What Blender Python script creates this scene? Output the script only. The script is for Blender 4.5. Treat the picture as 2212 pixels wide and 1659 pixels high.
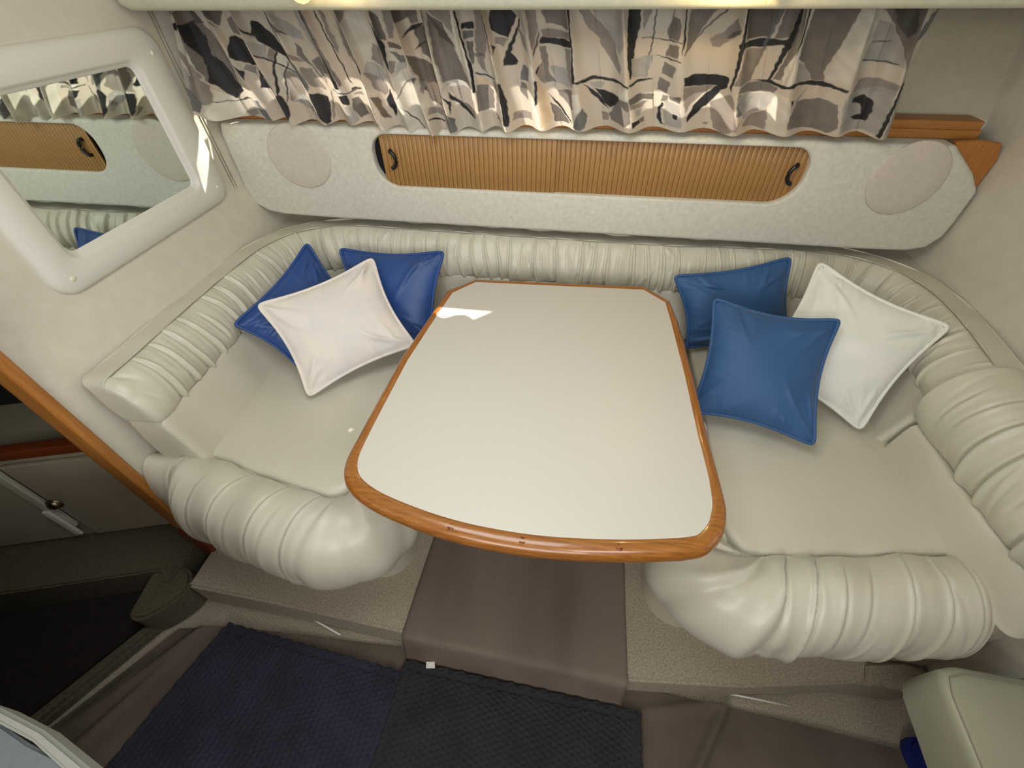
import bpy, bmesh, math, random
import numpy as np
from mathutils import Vector, Matrix, noise
random.seed(7); rng = np.random.default_rng(7)
S = bpy.context.scene; COL = S.collection
for o in list(bpy.data.objects): bpy.data.objects.remove(o)

# ------------------------------------------------------------------ camera
cd = bpy.data.cameras.new('camera'); cam = bpy.data.objects.new('camera', cd); COL.objects.link(cam)
R = np.array([[.98822813, .09935989, -.11633047], [.15249142, -.70092179, .69674602], [-.01230995, -.70628341, -.70782216]])
m = Matrix.Identity(4)
for r in range(3):
    m[r][0] = R[r][0]; m[r][1] = -R[r][1]; m[r][2] = -R[r][2]
m.translation = Vector((0, 0, 1.65)); cam.matrix_world = m
cd.sensor_width = 36; cd.lens = 920 / 2212 * 36; cd.clip_start = .02
S.camera = cam
# ------------------------------------------------------------------ world, sun, big lights, exposure
w = bpy.data.worlds.new('world'); S.world = w; w.use_nodes = True
bgn = w.node_tree.nodes['Background']; bgn.inputs[0].default_value = (.80, .90, 1, 1); bgn.inputs[1].default_value = 1.2
def light(name, kind, loc, energy, color=(1, 1, 1), size=.5, size_y=None, direction=None, angle=None):
    l = bpy.data.lights.new(name, kind); l.energy = energy; l.color = color
    if kind == 'AREA':
        l.size = size
        if size_y: l.shape = 'RECTANGLE'; l.size_y = size_y
    elif kind == 'SUN': l.angle = angle or .009
    else: l.shadow_soft_size = size
    o = bpy.data.objects.new(name, l); COL.objects.link(o); o.location = loc
    if direction: o.rotation_euler = Vector(direction).to_track_quat('-Z', 'Y').to_euler()
    return o
light('sun', 'SUN', (0, 3, 4), 14.0, (1, .93, .82), direction=(-.6, -1, -1.0))
light('hatch_daylight', 'AREA', (-.20, .50, 1.985), 7.4, (.96, 1, 1), .62, .60, direction=(0, 0, -1))
light('rear_fill', 'AREA', (-.15, -1.35, 1.62), 22, (1, .985, .96), 1.3, .7, direction=(0, 1, -.18))  # added frontal fill from behind the camera, in front of a closed wall
light('left_wall_fill', 'AREA', (.40, -.40, 1.95), 7, (.97, 1, .99), .45, .45, direction=(-1.0, 1.0, -.75))  # added fill to brighten the left bulkhead; the ceiling is closed above it
vs = S.view_settings; vs.view_transform = 'Standard'; vs.look = 'None'; vs.gamma = 1; vs.use_curve_mapping = False; vs.exposure = -0.08

# ------------------------------------------------------------------ material helpers
def lin(c): return tuple(((x / 255) / 12.92 if x / 255 <= .04045 else ((x / 255 + .055) / 1.055) ** 2.4) for x in c) + (1,)
def mat(name, rgb, rough=.5, rgb2=None, scale=20, detail=3, bump=0., bscale=200, sheen=0., coat=0., stretch=None, metal=0., spec=.5, trans=0.):
    M = bpy.data.materials.new(name); M.use_nodes = True; nt = M.node_tree; b = nt.nodes['Principled BSDF']
    b.inputs['Roughness'].default_value = rough; b.inputs['Metallic'].default_value = metal
    b.inputs['Specular IOR Level'].default_value = spec
    b.inputs['Base Color'].default_value = lin(rgb)
    if sheen: b.inputs['Sheen Weight'].default_value = sheen; b.inputs['Sheen Roughness'].default_value = .4
    if coat: b.inputs['Coat Weight'].default_value = coat; b.inputs['Coat Roughness'].default_value = .06
    tc = nt.nodes.new('ShaderNodeTexCoord'); mp = nt.nodes.new('ShaderNodeMapping'); nt.links.new(tc.outputs['Object'], mp.inputs[0])
    if stretch: mp.inputs['Scale'].default_value = stretch
    if rgb2:
        n = nt.nodes.new('ShaderNodeTexNoise'); n.inputs['Scale'].default_value = scale; n.inputs['Detail'].default_value = detail
        nt.links.new(mp.outputs[0], n.inputs['Vector'])
        cr = nt.nodes.new('ShaderNodeValToRGB'); cr.color_ramp.elements[0].position = .32; cr.color_ramp.elements[1].position = .68
        cr.color_ramp.elements[0].color = lin(rgb); cr.color_ramp.elements[1].color = lin(rgb2)
        nt.links.new(n.outputs['Fac'], cr.inputs[0]); nt.links.new(cr.outputs[0], b.inputs['Base Color'])
    if bump:
        n2 = nt.nodes.new('ShaderNodeTexNoise'); n2.inputs['Scale'].default_value = bscale; n2.inputs['Detail'].default_value = 4
        nt.links.new(tc.outputs['Object'], n2.inputs['Vector'])
        bp = nt.nodes.new('ShaderNodeBump'); bp.inputs['Strength'].default_value = bump; bp.inputs['Distance'].default_value = .002
        nt.links.new(n2.outputs['Fac'], bp.inputs['Height']); nt.links.new(bp.outputs[0], b.inputs['Normal'])
    return M
def glow(name, rgb, strength):
    M = bpy.data.materials.new(name); M.use_nodes = True; nt = M.node_tree; nt.nodes.remove(nt.nodes['Principled BSDF'])
    e = nt.nodes.new('ShaderNodeEmission'); e.inputs[0].default_value = lin(rgb); e.inputs[1].default_value = strength
    nt.links.new(e.outputs[0], nt.nodes['Material Output'].inputs[0]); return M
M = {}
M['wall'] = mat('padded_wall_vinyl', (215, 208, 194), .6, (209, 202, 187), 25, bump=.25, bscale=260)
M['suede'] = mat('mottled_headliner', (214, 212, 200), .75, (202, 200, 187), 70, 6, bump=.35, bscale=300)
M['grille'] = mat('speaker_cloth', (208, 198, 186), .8, (199, 190, 178), 90, 5, bump=.3, bscale=500)
M['vinyl'] = mat('cream_vinyl', (209, 205, 189), .34, (203, 199, 182), 6, 2, bump=.12, bscale=350, spec=.45)
M['vinyl_flat'] = mat('cream_vinyl_flat', (208, 203, 187), .38, (202, 197, 180), 5, 2, bump=.10, bscale=350, spec=.4)
M['frame'] = mat('moulded_mirror_frame', (222, 220, 210), .38, bump=.06, bscale=300)
M['lam'] = mat('table_laminate', (203, 198, 188), .40, (199, 194, 184), 400, 2, spec=.4)
M['lam'].node_tree.nodes['Principled BSDF'].inputs['Coat Weight'].default_value = .0
M['base'] = mat('bench_base_gelcoat', (196, 190, 172), .35)
M['carpet'] = mat('beige_carpet', (190, 180, 160), .95, (150, 139, 121), 200, 6, bump=1., bscale=420)
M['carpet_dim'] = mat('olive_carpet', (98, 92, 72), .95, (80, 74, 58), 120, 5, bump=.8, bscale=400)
M['hullv'] = mat('hull_side_vinyl', (196, 188, 166), .65, (188, 180, 158), 40, 4, bump=.25, bscale=260)
M['plug'] = mat('wood_plug', (112, 60, 20), .35)
M['sheet'] = mat('brown_canvas', (104, 92, 80), .85, (90, 78, 68), 7, 4, bump=.4, bscale=900)
M['runner'] = mat('taupe_canvas', (126, 112, 100), .85, (104, 91, 81), 5, 2, bump=.4, bscale=900, stretch=(1, .25, 1))
M['rug_b'] = mat('navy_rug', (45, 46, 62), .95, (34, 35, 48), 9, 4)
M['rug_c'] = mat('charcoal_rug', (46, 45, 48), .95, (36, 35, 37), 9, 4)
M['black'] = mat('black_plastic', (18, 18, 20), .3)
M['dark'] = mat('deep_shade', (12, 10, 9), .9)  # near-black colour standing in for deep shade
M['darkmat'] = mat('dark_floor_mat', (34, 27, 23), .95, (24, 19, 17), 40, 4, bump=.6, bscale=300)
M['white'] = mat('white_plastic', (235, 233, 225), .4)
M['cream_cap'] = mat('cream_cap', (226, 222, 200), .35)
M['cab'] = mat('cabinet_laminate', (166, 157, 136), .5)
M['brass'] = mat('aged_metal', (150, 140, 110), .3, metal=1.)
M['grey'] = mat('counter_grey', (112, 118, 121), .4, (104, 110, 113), 60)
M['rimg'] = mat('counter_rim', (150, 152, 144), .5)
M['olive'] = mat('shaded_cream_vinyl', (168, 168, 146), .42, (160, 160, 138), 5, 2, bump=.1, bscale=350)  # cream vinyl darkened so its colour carries the shade on the corner settee
M['cloth_w'] = mat('white_velour', (234, 224, 214), .8, (222, 217, 214), 9, 2, bump=.25, bscale=400, sheen=.25)
M['cloth_w2'] = mat('white_velour_cool', (240, 240, 232), .8, (228, 230, 220), 9, 2, bump=.25, bscale=400, sheen=.25)
M['cloth_b'] = mat('blue_satin', (40, 76, 140), .46, (36, 70, 130), 6, 2, bump=.06, bscale=900, sheen=.15)
M['cloth_b2'] = mat('blue_cotton', (50, 92, 142), .6, (45, 84, 132), 6, 2, bump=.06, bscale=900, sheen=.15)
M['blue'] = mat('royal_blue_cloth', (14, 30, 110), .8)
M['seam'] = mat('seam_thread', (150, 143, 124), .6)
M['mirror'] = mat('mirror_glass', (222, 232, 226), .015, metal=1.)
M['beam'] = mat('headliner_beam', (206, 205, 184), .7, (198, 197, 176), 60, 4, bump=.2, bscale=300)
def wood(name, c1, c2, scale, rough=.3, coat=.5, axis='X'):
    Mt = bpy.data.materials.new(name); Mt.use_nodes = True; nt = Mt.node_tree; b = nt.nodes['Principled BSDF']
    b.inputs['Roughness'].default_value = rough; b.inputs['Coat Weight'].default_value = coat; b.inputs['Coat Roughness'].default_value = .08
    tc = nt.nodes.new('ShaderNodeTexCoord'); mp = nt.nodes.new('ShaderNodeMapping'); nt.links.new(tc.outputs['Object'], mp.inputs[0])
    sc = {'X': (scale * .06, scale, scale), 'Y': (scale, scale * .06, scale), 'Z': (scale, scale, scale * .06)}[axis]
    mp.inputs['Scale'].default_value = sc
    n = nt.nodes.new('ShaderNodeTexNoise'); n.inputs['Scale'].default_value = 1; n.inputs['Detail'].default_value = 5; n.inputs['Roughness'].default_value = .65
    nt.links.new(mp.outputs[0], n.inputs['Vector'])
    cr = nt.nodes.new('ShaderNodeValToRGB'); cr.color_ramp.elements[0].position = .3; cr.color_ramp.elements[1].position = .7
    cr.color_ramp.elements[0].color = lin(c1); cr.color_ramp.elements[1].color = lin(c2)
    nt.links.new(n.outputs['Fac'], cr.inputs[0]); nt.links.new(cr.outputs[0], b.inputs['Base Color']); return Mt
M['teakX'] = wood('teak_along_x', (126, 74, 24), (168, 110, 50), 190, axis='X')
M['teakY'] = wood('teak_along_y', (126, 74, 24), (168, 110, 50), 190, axis='Y')
M['teakM'] = wood('teak_trim', (160, 104, 46), (182, 124, 62), 120, .5, .1)
M['teakV'] = wood('teak_upright', (156, 98, 40), (184, 124, 58), 120, .4, .2, axis='Z')
M['teakD'] = wood('dark_teak', (96, 42, 18), (120, 56, 26), 120, .4, .2)
M['slat'] = wood('zebra_slat', (146, 104, 54), (172, 130, 74), 260, .5, .1, axis='Z')
M['groove'] = mat('slat_backing', (84, 52, 22), .8)

# ------------------------------------------------------------------ object helpers
def link(name, me, mt=None, parent=None):
    if mt:
        for x in (mt if isinstance(mt, list) else [mt]): me.materials.append(x)
    o = bpy.data.objects.new(name, me); COL.objects.link(o)
    if parent: o.parent = parent
    return o
def tag(o, label=None, cat=None, group=None, kind=None):
    if label: o['label'] = label
    if cat: o['category'] = cat
    if group: o['group'] = group
    if kind: o['kind'] = kind
    return o
def thing(name, label, cat, loc=(0, 0, 0), group=None):
    o = bpy.data.objects.new(name, None); COL.objects.link(o); o.location = loc; o.empty_display_size = .05
    return tag(o, label, cat, group)
def off(o, parent):        # child built in world coordinates under an Empty standing at its base
    o.parent = parent; o.matrix_parent_inverse = Matrix.Translation(parent.location).inverted(); return o
def part(name, me, mt, parent): return off(link(name, me, mt), parent)
def pydata(verts, faces, smooth=True, angle=None):
    me = bpy.data.meshes.new('m'); me.from_pydata([tuple(map(float, v)) for v in verts], [], faces); me.update()
    bm = bmesh.new(); bm.from_mesh(me); bmesh.ops.recalc_face_normals(bm, faces=bm.faces)
    for f in bm.faces: f.smooth = smooth
    bm.to_mesh(me); bm.free()
    if angle and smooth: me.set_sharp_from_angle(angle=math.radians(angle))
    return me
def grid(P, cu=False, cv=False, smooth=True, recalc=False, caps=False, angle=None):
    P = np.asarray(P, float); n, k = P.shape[:2]; F = []
    for i in range(n if cu else n - 1):
        for j in range(k if cv else k - 1):
            a = i * k + j; b = i * k + (j + 1) % k; c = ((i + 1) % n) * k + (j + 1) % k; d = ((i + 1) % n) * k + j
            F.append((a, b, c, d))
    if caps: F.append(tuple(range(k))); F.append(tuple((n - 1) * k + j for j in range(k)))
    if recalc or caps: return pydata(P.reshape(-1, 3), F, smooth, angle)
    me = bpy.data.meshes.new('m'); me.from_pydata(P.reshape(-1, 3).tolist(), [], F); me.update()
    if smooth: me.shade_smooth()
    return me
def box(x0, x1, y0, y1, z0, z1, bev=0., seg=3):
    bm = bmesh.new(); bmesh.ops.create_cube(bm, size=1)
    for v in bm.verts: v.co = Vector(((x0 + x1) / 2 + v.co.x * (x1 - x0), (y0 + y1) / 2 + v.co.y * (y1 - y0), (z0 + z1) / 2 + v.co.z * (z1 - z0)))
    if bev: bmesh.ops.bevel(bm, geom=bm.edges[:], offset=bev, segments=seg, affect='EDGES', profile=.6)
    me = bpy.data.meshes.new('m')
    for f in bm.faces: f.smooth = bool(bev)
    bm.to_mesh(me); bm.free()
    if bev: me.set_sharp_from_angle(angle=math.radians(50))
    return me
def prism(poly, d0, d1, axis='Z', bev=0., seg=2):
    """extrude a 2D polygon along an axis; Z: (x,y), Y: (x,z), X: (y,z)"""
    f3 = {'Z': lambda p, d: (p[0], p[1], d), 'Y': lambda p, d: (p[0], d, p[1]), 'X': lambda p, d: (d, p[0], p[1])}[axis]
    bm = bmesh.new(); a = [bm.verts.new(f3(p, d0)) for p in poly]; b = [bm.verts.new(f3(p, d1)) for p in poly]
    n = len(poly); bm.faces.new(a); bm.faces.new(b)
    for i in range(n): bm.faces.new((a[i], a[(i + 1) % n], b[(i + 1) % n], b[i]))
    bmesh.ops.recalc_face_normals(bm, faces=bm.faces)
    if bev:
        cap = set(bm.faces[:2]) if False else None
        es = [e for e in bm.edges if e.calc_face_angle(0) > .7]
        bmesh.ops.bevel(bm, geom=es, offset=bev, segments=seg, affect='EDGES')
    for f in bm.faces: f.smooth = True
    me = bpy.data.meshes.new('m'); bm.to_mesh(me); bm.free(); me.set_sharp_from_angle(angle=math.radians(38)); return me
def catmull(P, n, closed=False):
    P = [np.array(p, float) for p in P]; out = []; N = len(P)
    rngi = range(N) if closed else range(N - 1)
    for i in rngi:
        p0 = P[(i - 1) % N] if closed or i > 0 else 2 * P[0] - P[1]; p1 = P[i]; p2 = P[(i + 1) % N]
        p3 = P[(i + 2) % N] if closed or i < N - 2 else 2 * P[-1] - P[-2]
        for k in range(n):
            t = k / n; out.append(.5 * ((2 * p1) + (-p0 + p2) * t + (2 * p0 - 5 * p1 + 4 * p2 - p3) * t * t + (-p0 + 3 * p1 - 3 * p2 + p3) * t ** 3))
    if not closed: out.append(P[-1])
    return np.array(out)
def resample(P, step):
    d = np.r_[0, np.cumsum(np.linalg.norm(np.diff(P, axis=0), axis=1))]; n = max(2, int(d[-1] / step))
    s = np.linspace(0, d[-1], n + 1); return np.array([np.interp(s, d, P[:, k]) for k in range(P.shape[1])]).T, s
def tube(P, r, k=8, closed=False, taper=None):
    P = np.asarray(P, float); n = len(P)
    T = np.gradient(P, axis=0) if not closed else (np.roll(P, -1, 0) - np.roll(P, 1, 0)); T /= np.linalg.norm(T, axis=1)[:, None] + 1e-9
    up = np.array([.0, .0, 1.]) if abs(T[:, 2]).mean() < .7 else np.array([0, 1., 0])
    A = np.cross(T, up); A /= np.linalg.norm(A, axis=1)[:, None] + 1e-9; B = np.cross(T, A)
    a = np.linspace(0, 2 * np.pi, k, endpoint=False)
    rr = np.full(n, r) if taper is None else r * taper
    Q = P[:, None] + rr[:, None, None] * (A[:, None] * np.cos(a)[None, :, None] + B[:, None] * np.sin(a)[None, :, None])
    return grid(Q, cu=closed, cv=True, caps=not closed)
def rrect(x0, x1, y0, y1, r, n=8):
    out = []; rs = r if isinstance(r, (list, tuple)) else [r] * 4
    for (cx, cy, a0, q) in ((x1 - rs[0], y1 - rs[0], 0, rs[0]), (x0 + rs[1], y1 - rs[1], 90, rs[1]), (x0 + rs[2], y0 + rs[2], 180, rs[2]), (x1 - rs[3], y0 + rs[3], 270, rs[3])):
        for k in range(n + 1):
            t = math.radians(a0 + 90 * k / n); out.append((cx + q * math.cos(t), cy + q * math.sin(t)))
    return out
def struct(name, me, mt, label=None):
    o = link(name, me, mt); o['kind'] = 'structure'
    if label: o['label'] = label
    return o

# ------------------------------------------------------------------ SETTING
XL, XR = -1.24, 1.15
struct('floor', box(-2.6, 2.6, -1.5, 1.9, -.05, 0), M['carpet'], 'beige carpeted cabin floor under the dark covers')
# left bulkhead: upper part upright, lower part stepping in
prof = [(-1.195, -.0), (-1.195, .90), (-1.200, .95), (-1.222, 1.02), (-1.238, 1.07), (-1.24, 1.12), (-1.24, 2.02), (-1.27, 2.02), (-1.27, 0)]
P = [[(x, y, z) for x, z in prof] for y in (.515, 1.9)]
struct('wall_left', grid(P, cv=True, caps=True, angle=40), M['wall'], 'cream padded bulkhead that carries the mirror')
struct('wall_left.001', box(-1.27, -1.24, -1.5, -.12, 0, 2.02), M['wall'], 'bulkhead beyond the doorway on the left')
struct('wall_right', box(XR, XR + .04, .40, 1.9, 0, 2.02), M['wall'], 'cream padded bulkhead at the right end of the dinette')
# hull side behind the locker: upright to the shelf, leaning outward above it, with two window openings
def hull(x0, x1, z0, z1):
    f = lambda z: 1.615 if z < 1.30 else 1.615 + .42 * (z - 1.30)
    return prism([(f(z0), z0), (f(z1), z1), (f(z1) + .02, z1), (f(z0) + .02, z0)], x0, x1, 'X')
struct('wall_back', prism([(1.615, .0), (1.615, 1.30), (1.635, 1.30), (1.635, 0)], -1.3, 1.2, 'X'), M['wall'], 'lower hull side behind the dinette')
hp = thing('wall_back', 'upper hull side leaning outward, mostly hidden by the curtains', None); hp['kind'] = 'structure'
for a in ((-1.3, -1.052, 1.30, 1.50), (-1.024, 1.2, 1.30, 1.50), (-1.052, -1.024, 1.30, 1.40), (-1.3, 1.2, 1.74, 2.05), (-1.3, -1.052, 1.5, 1.74), (-1.024, -.93, 1.5, 1.60), (.16, .30, 1.5, 1.74), (.72, 1.2, 1.5, 1.74), (.30, .72, 1.5, 1.635), (-.93, -.03, 1.5, 1.605)):  # unseen stepped sills and slot, shaped to steer the sun streaks
    part('hull_panel', hull(*a), M['hullv'], hp)
GM = bpy.data.materials.new('window_glass'); GM.use_nodes = True; nt = GM.node_tree; nt.nodes.remove(nt.nodes['Principled BSDF'])
tr = nt.nodes.new('ShaderNodeBsdfTransparent'); gl = nt.nodes.new('ShaderNodeBsdfGlossy'); gl.inputs['Roughness'].default_value = .02
mx = nt.nodes.new('ShaderNodeMixShader'); mx.inputs[0].default_value = .08
nt.links.new(tr.outputs[0], mx.inputs[1]); nt.links.new(gl.outputs[0], mx.inputs[2]); nt.links.new(mx.outputs[0], nt.nodes['Material Output'].inputs[0])
for i, (x0, x1, z0, z1) in enumerate(((-1.052, .16, 1.42, 1.74), (.30, .72, 1.635, 1.74))):
    f = lambda z: 1.625 + .42 * (z - 1.30)
    struct('window_%d' % (i + 1), prism([(f(z0), z0), (f(z1), z1), (f(z1) + .004, z1), (f(z0) + .004, z0)], x0, x1, 'X'), GM, 'fixed side window behind the curtain, %s' % ('long pane to the left' if i == 0 else 'short pane to the right'))
# ledge behind the backrest
lg = [(-1.195, 1.615), (-1.195, 1.10), (-1.175, 1.10), (-1.165, 1.34), (-1.09, 1.46), (-.98, 1.51), (-.85, 1.532), (.84, 1.54), (.99, 1.495), (1.09, 1.39), (1.125, 1.24), (1.15, 1.10), (1.15, 1.615)]
struct('trim_1', prism(lg, .86, .900, 'Z'), M['vinyl_flat'], 'cream ledge behind the curved backrest')
# ceiling with hatch opening
cl = thing('ceiling', 'cabin ceiling with an open hatch above the table', None); cl['kind'] = 'structure'
for a in ((-2.6, 2.6, -1.5, .18), (-2.6, 2.6, .82, 1.32), (-2.6, -.52, .18, .82), (.12, 2.6, .18, .82)):
    part('ceiling_panel', box(a[0], a[1], a[2], a[3], 2.0, 2.04), M['wall'], cl)
part('ceiling_panel', box(-1.3, 1.2, 1.32, 1.98, 2.0, 2.04), M['wall'], cl)
struct('sun_stop', box(-1.238, XR, 1.34, 1.475, 1.655, 1.70), M['beam'], 'added unseen strip that stops sun leaking over the curtains')  # unseen strip added to block sun passing over the curtain tops
struct('fill_blocker', box(.42, 2.6, -.66, -.62, 0, 2.0), M['teakD'], 'added unseen partition behind the camera that shades the right side')  # unseen panel added to keep the rear fill off the right seat
# shell behind the camera and the forward cabin
struct('wall_front', box(-2.6, 2.6, -1.54, -1.5, 0, 2.04), M['teakD'], 'dark wooden wall behind the camera')
struct('wall_right.001', box(2.6, 2.64, -1.5, .44, 0, .9), M['cab'], 'low wall beside the companionway')
struct('wall_far_left', box(-2.64, -2.6, -1.5, 1.9, 0, 2.04), M['cab'], 'far wall of the forward cabin')
struct('wall_right.002', box(1.19, 2.6, .40, .44, 0, 2.04), M['wall'], 'return wall right of the dinette')
struct('wall_left.002', box(-2.6, -1.27, .9, .94, 0, 2.04), M['cab'], 'back wall of the forward cabin')
struct('trim_2', box(-1.27, -1.24, -.12, .48, 1.72, 2.0), M['wall'], 'head of the doorway on the left')
# wooden upright on the bulkhead edge
up = thing('door_jamb', 'varnished teak upright capping the free edge of the left bulkhead', 'door jamb', (-1.21, .5, 0))
part('post', box(-1.245, -1.185, .488, .516, .30, 2.0, .008), M['teakV'], up)
tag(part('lower_post', box(-1.24, -1.175, .480, .515, .0, .30, .012), M['teakD'], up), 'darker red-brown foot of the upright')

# raised dinette platform and step
pl = [(-1.195, .36), (-.85, .352), (-.44, .335), (.28, .312), (.60, .345), (.93, .405), (1.10, .41), (1.15, .45), (1.15, 1.6), (-1.195, 1.6)]
struct('floor.001', prism(pl, .0, .15, 'Z', .008), M['carpet'], 'raised beige carpeted platform under the table')
lp = [(-1.27, .36), (-1.33, .392), (-1.83, .235), (-2.6, .02), (-2.6, .9), (-1.27, .9)]
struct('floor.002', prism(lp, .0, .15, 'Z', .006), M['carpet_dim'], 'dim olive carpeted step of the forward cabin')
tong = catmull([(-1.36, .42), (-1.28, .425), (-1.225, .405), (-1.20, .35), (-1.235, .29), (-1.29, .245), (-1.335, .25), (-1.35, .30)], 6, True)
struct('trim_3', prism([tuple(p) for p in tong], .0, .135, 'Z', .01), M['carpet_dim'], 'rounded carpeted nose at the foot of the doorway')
sill = [(-1.20, .30), (-1.33, .30), (-1.585, -.13), (-1.54, -.16), (-1.45, -.02)]
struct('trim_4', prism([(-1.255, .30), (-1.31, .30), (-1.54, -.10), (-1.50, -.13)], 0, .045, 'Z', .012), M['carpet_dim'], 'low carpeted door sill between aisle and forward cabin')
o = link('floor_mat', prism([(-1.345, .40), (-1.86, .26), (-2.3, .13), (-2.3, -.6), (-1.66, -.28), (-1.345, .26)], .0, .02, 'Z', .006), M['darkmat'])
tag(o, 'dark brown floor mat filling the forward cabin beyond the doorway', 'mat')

# ------------------------------------------------------------------ forward cabin cabinet
cb = thing('cabinet', 'low cream cabinet with round knob seen in the dark forward cabin', 'cabinet', (-1.7, .47, .15))
d = np.array([.956, .294]); nrm = np.array([.294, -.956]); p0 = np.array([-1.25, .60])
def cabbox(u0, u1, w0, w1, z0, z1, bev=0.):
    me = box(u0, u1, w0, w1, z0, z1, bev)
    for v in me.vertices:
        q = p0 + d * v.co.x + nrm * v.co.y; v.co = Vector((q[0], q[1], v.co.z))
    me.update(); return me
part('body', cabbox(-1.1, -.03, -.25, -.012, .15, .625), M['cab'], cb)
part('door', cabbox(-.41, -.04, -.010, .004, .165, .588, .003), M['cab'], cb)
part('door', cabbox(-1.0, -.46, -.010, .004, .165, .588, .003), M['cab'], cb)
tag(part('corner_strip', cabbox(-.455, -.425, -.006, .010, .24, .588, .004), M['base'], cb), 'paler upright strip between the doors')
tag(part('handle', cabbox(-.452, -.428, .010, .022, .20, .36, .005), M['frame'], cb), 'long pale pull handle')
tag(part('top_rail', cabbox(-1.1, -.03, -.02, .014, .628, .664, .004), M['teakD'], cb), 'dark red wooden top rail')
q = p0 + d * -.395 + nrm * .01
def lathe(prof, n=20):
    a = np.linspace(0, 2 * np.pi, n, endpoint=False)
    return np.array([[(r * math.cos(t), r * math.sin(t), h) for t in a] for r, h in prof])
G = lathe([(.001, .016), (.012, .015), (.018, .009), (.019, .004), (.024, .002), (.024, 0)])
rot = Matrix(((d[0], 0, nrm[0]), (d[1], 0, nrm[1]), (0, 1, 0)))
Gk = np.array([[tuple(rot @ Vector(tuple(p)) + Vector((q[0], q[1], .387))) for p in row] for row in G])
tag(part('knob', grid(Gk, cv=True, recalc=True), M['brass'], cb), 'round metal push knob')
o = link('recess_shade_panel', cabbox(-1.1, -.03, -.30, -.24, .60, 1.4), M['dark'])  # slab coloured black to stand in for the shade of the open recess
tag(o, 'black panel standing in for the shaded recess above the cream cabinet', 'shade panel')

# ------------------------------------------------------------------ bench bases
def lpath(P, n=6): return catmull(P, n)
def base(poly, label):
    o = link('bench_base', prism(poly, .15, .45, 'Z', 0), M['base']); tag(o, label, 'bench base', 'bench bases'); return o
base([(-1.19, .50), (-.56, .484)] + [(-.56 + .10 * math.sin(a), .584 - .10 * math.cos(a)) for a in np.linspace(.15, 1.45, 6)] + [(-.457, .60), (-.457, 1.10), (-.457, 1.45), (-1.19, 1.45)], 'cream moulded base under the left bench')
base([(1.14, .48), (.44, .478)] + [(.44 - .11 * math.sin(a), .588 - .11 * math.cos(a)) for a in np.linspace(.15, 1.45, 6)] + [(.33, .60), (.33, 1.10), (.33, 1.45), (1.14, 1.45)], 'cream moulded base under the right bench')
base([(-.455, 1.06), (.328, 1.06), (.328, 1.45), (-.455, 1.45)], 'cream base of the middle bench behind the table')

# ------------------------------------------------------------------ upholstery sweeps
def pleats(s, t, cs, depth, wid, slant=0., seed=0, fade=None, curve=0.):
    """displacement of a gathered cover: sharp tucks with a raised lip on one side, between soft bulges"""
    r = np.random.default_rng(seed); D = np.zeros_like(s); cs = list(cs)
    for k, c in enumerate(cs):
        full = r.random() < .75; am = r.uniform(.75, 1.25) if full else r.uniform(.4, .7); st = r.uniform(-.25, -.02) if full else r.uniform(.0, .3); en = r.uniform(.95, 1.3) if full else r.uniform(.5, .8)
        sl = slant + r.normal(0, .010); bd = curve * r.uniform(.6, 1.3)
        x = s - (c + sl * t + bd * np.sin(t.clip(0, 1) * np.pi) + .003 * np.sin(t * 6 + k))
        g = np.clip((t - st) / .25, 0, 1) * np.clip((en - t) / .25, 0, 1); ww = wid * (.55 + .75 * t)
        D += am * g * (-depth * 1.25 * np.exp(-np.abs(x / ww) ** 1.1) + depth * .75 * np.exp(-((x - 2.1 * ww) / (1.3 * ww)) ** 2) * np.exp(-np.maximum(x - 2.1 * ww, 0) / (4 * ww)) - depth * .25 * np.exp(-((x + 4 * ww) / (2.5 * ww)) ** 2))
    for k in range(int(s.max() / .022) if len(cs) else 0):        # short stray wrinkles between the tucks
        c = r.uniform(0, s.max()); t0 = r.uniform(0, 1); an = r.normal(.0, .09); L = r.uniform(.10, .28); x = s - c - an * (t - t0)
        D += depth * r.uniform(-.28, .30) * np.exp(-(x / (wid * r.uniform(.7, 1.6))) ** 2) * np.exp(-((t - t0) / L) ** 2)
    return D
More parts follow.
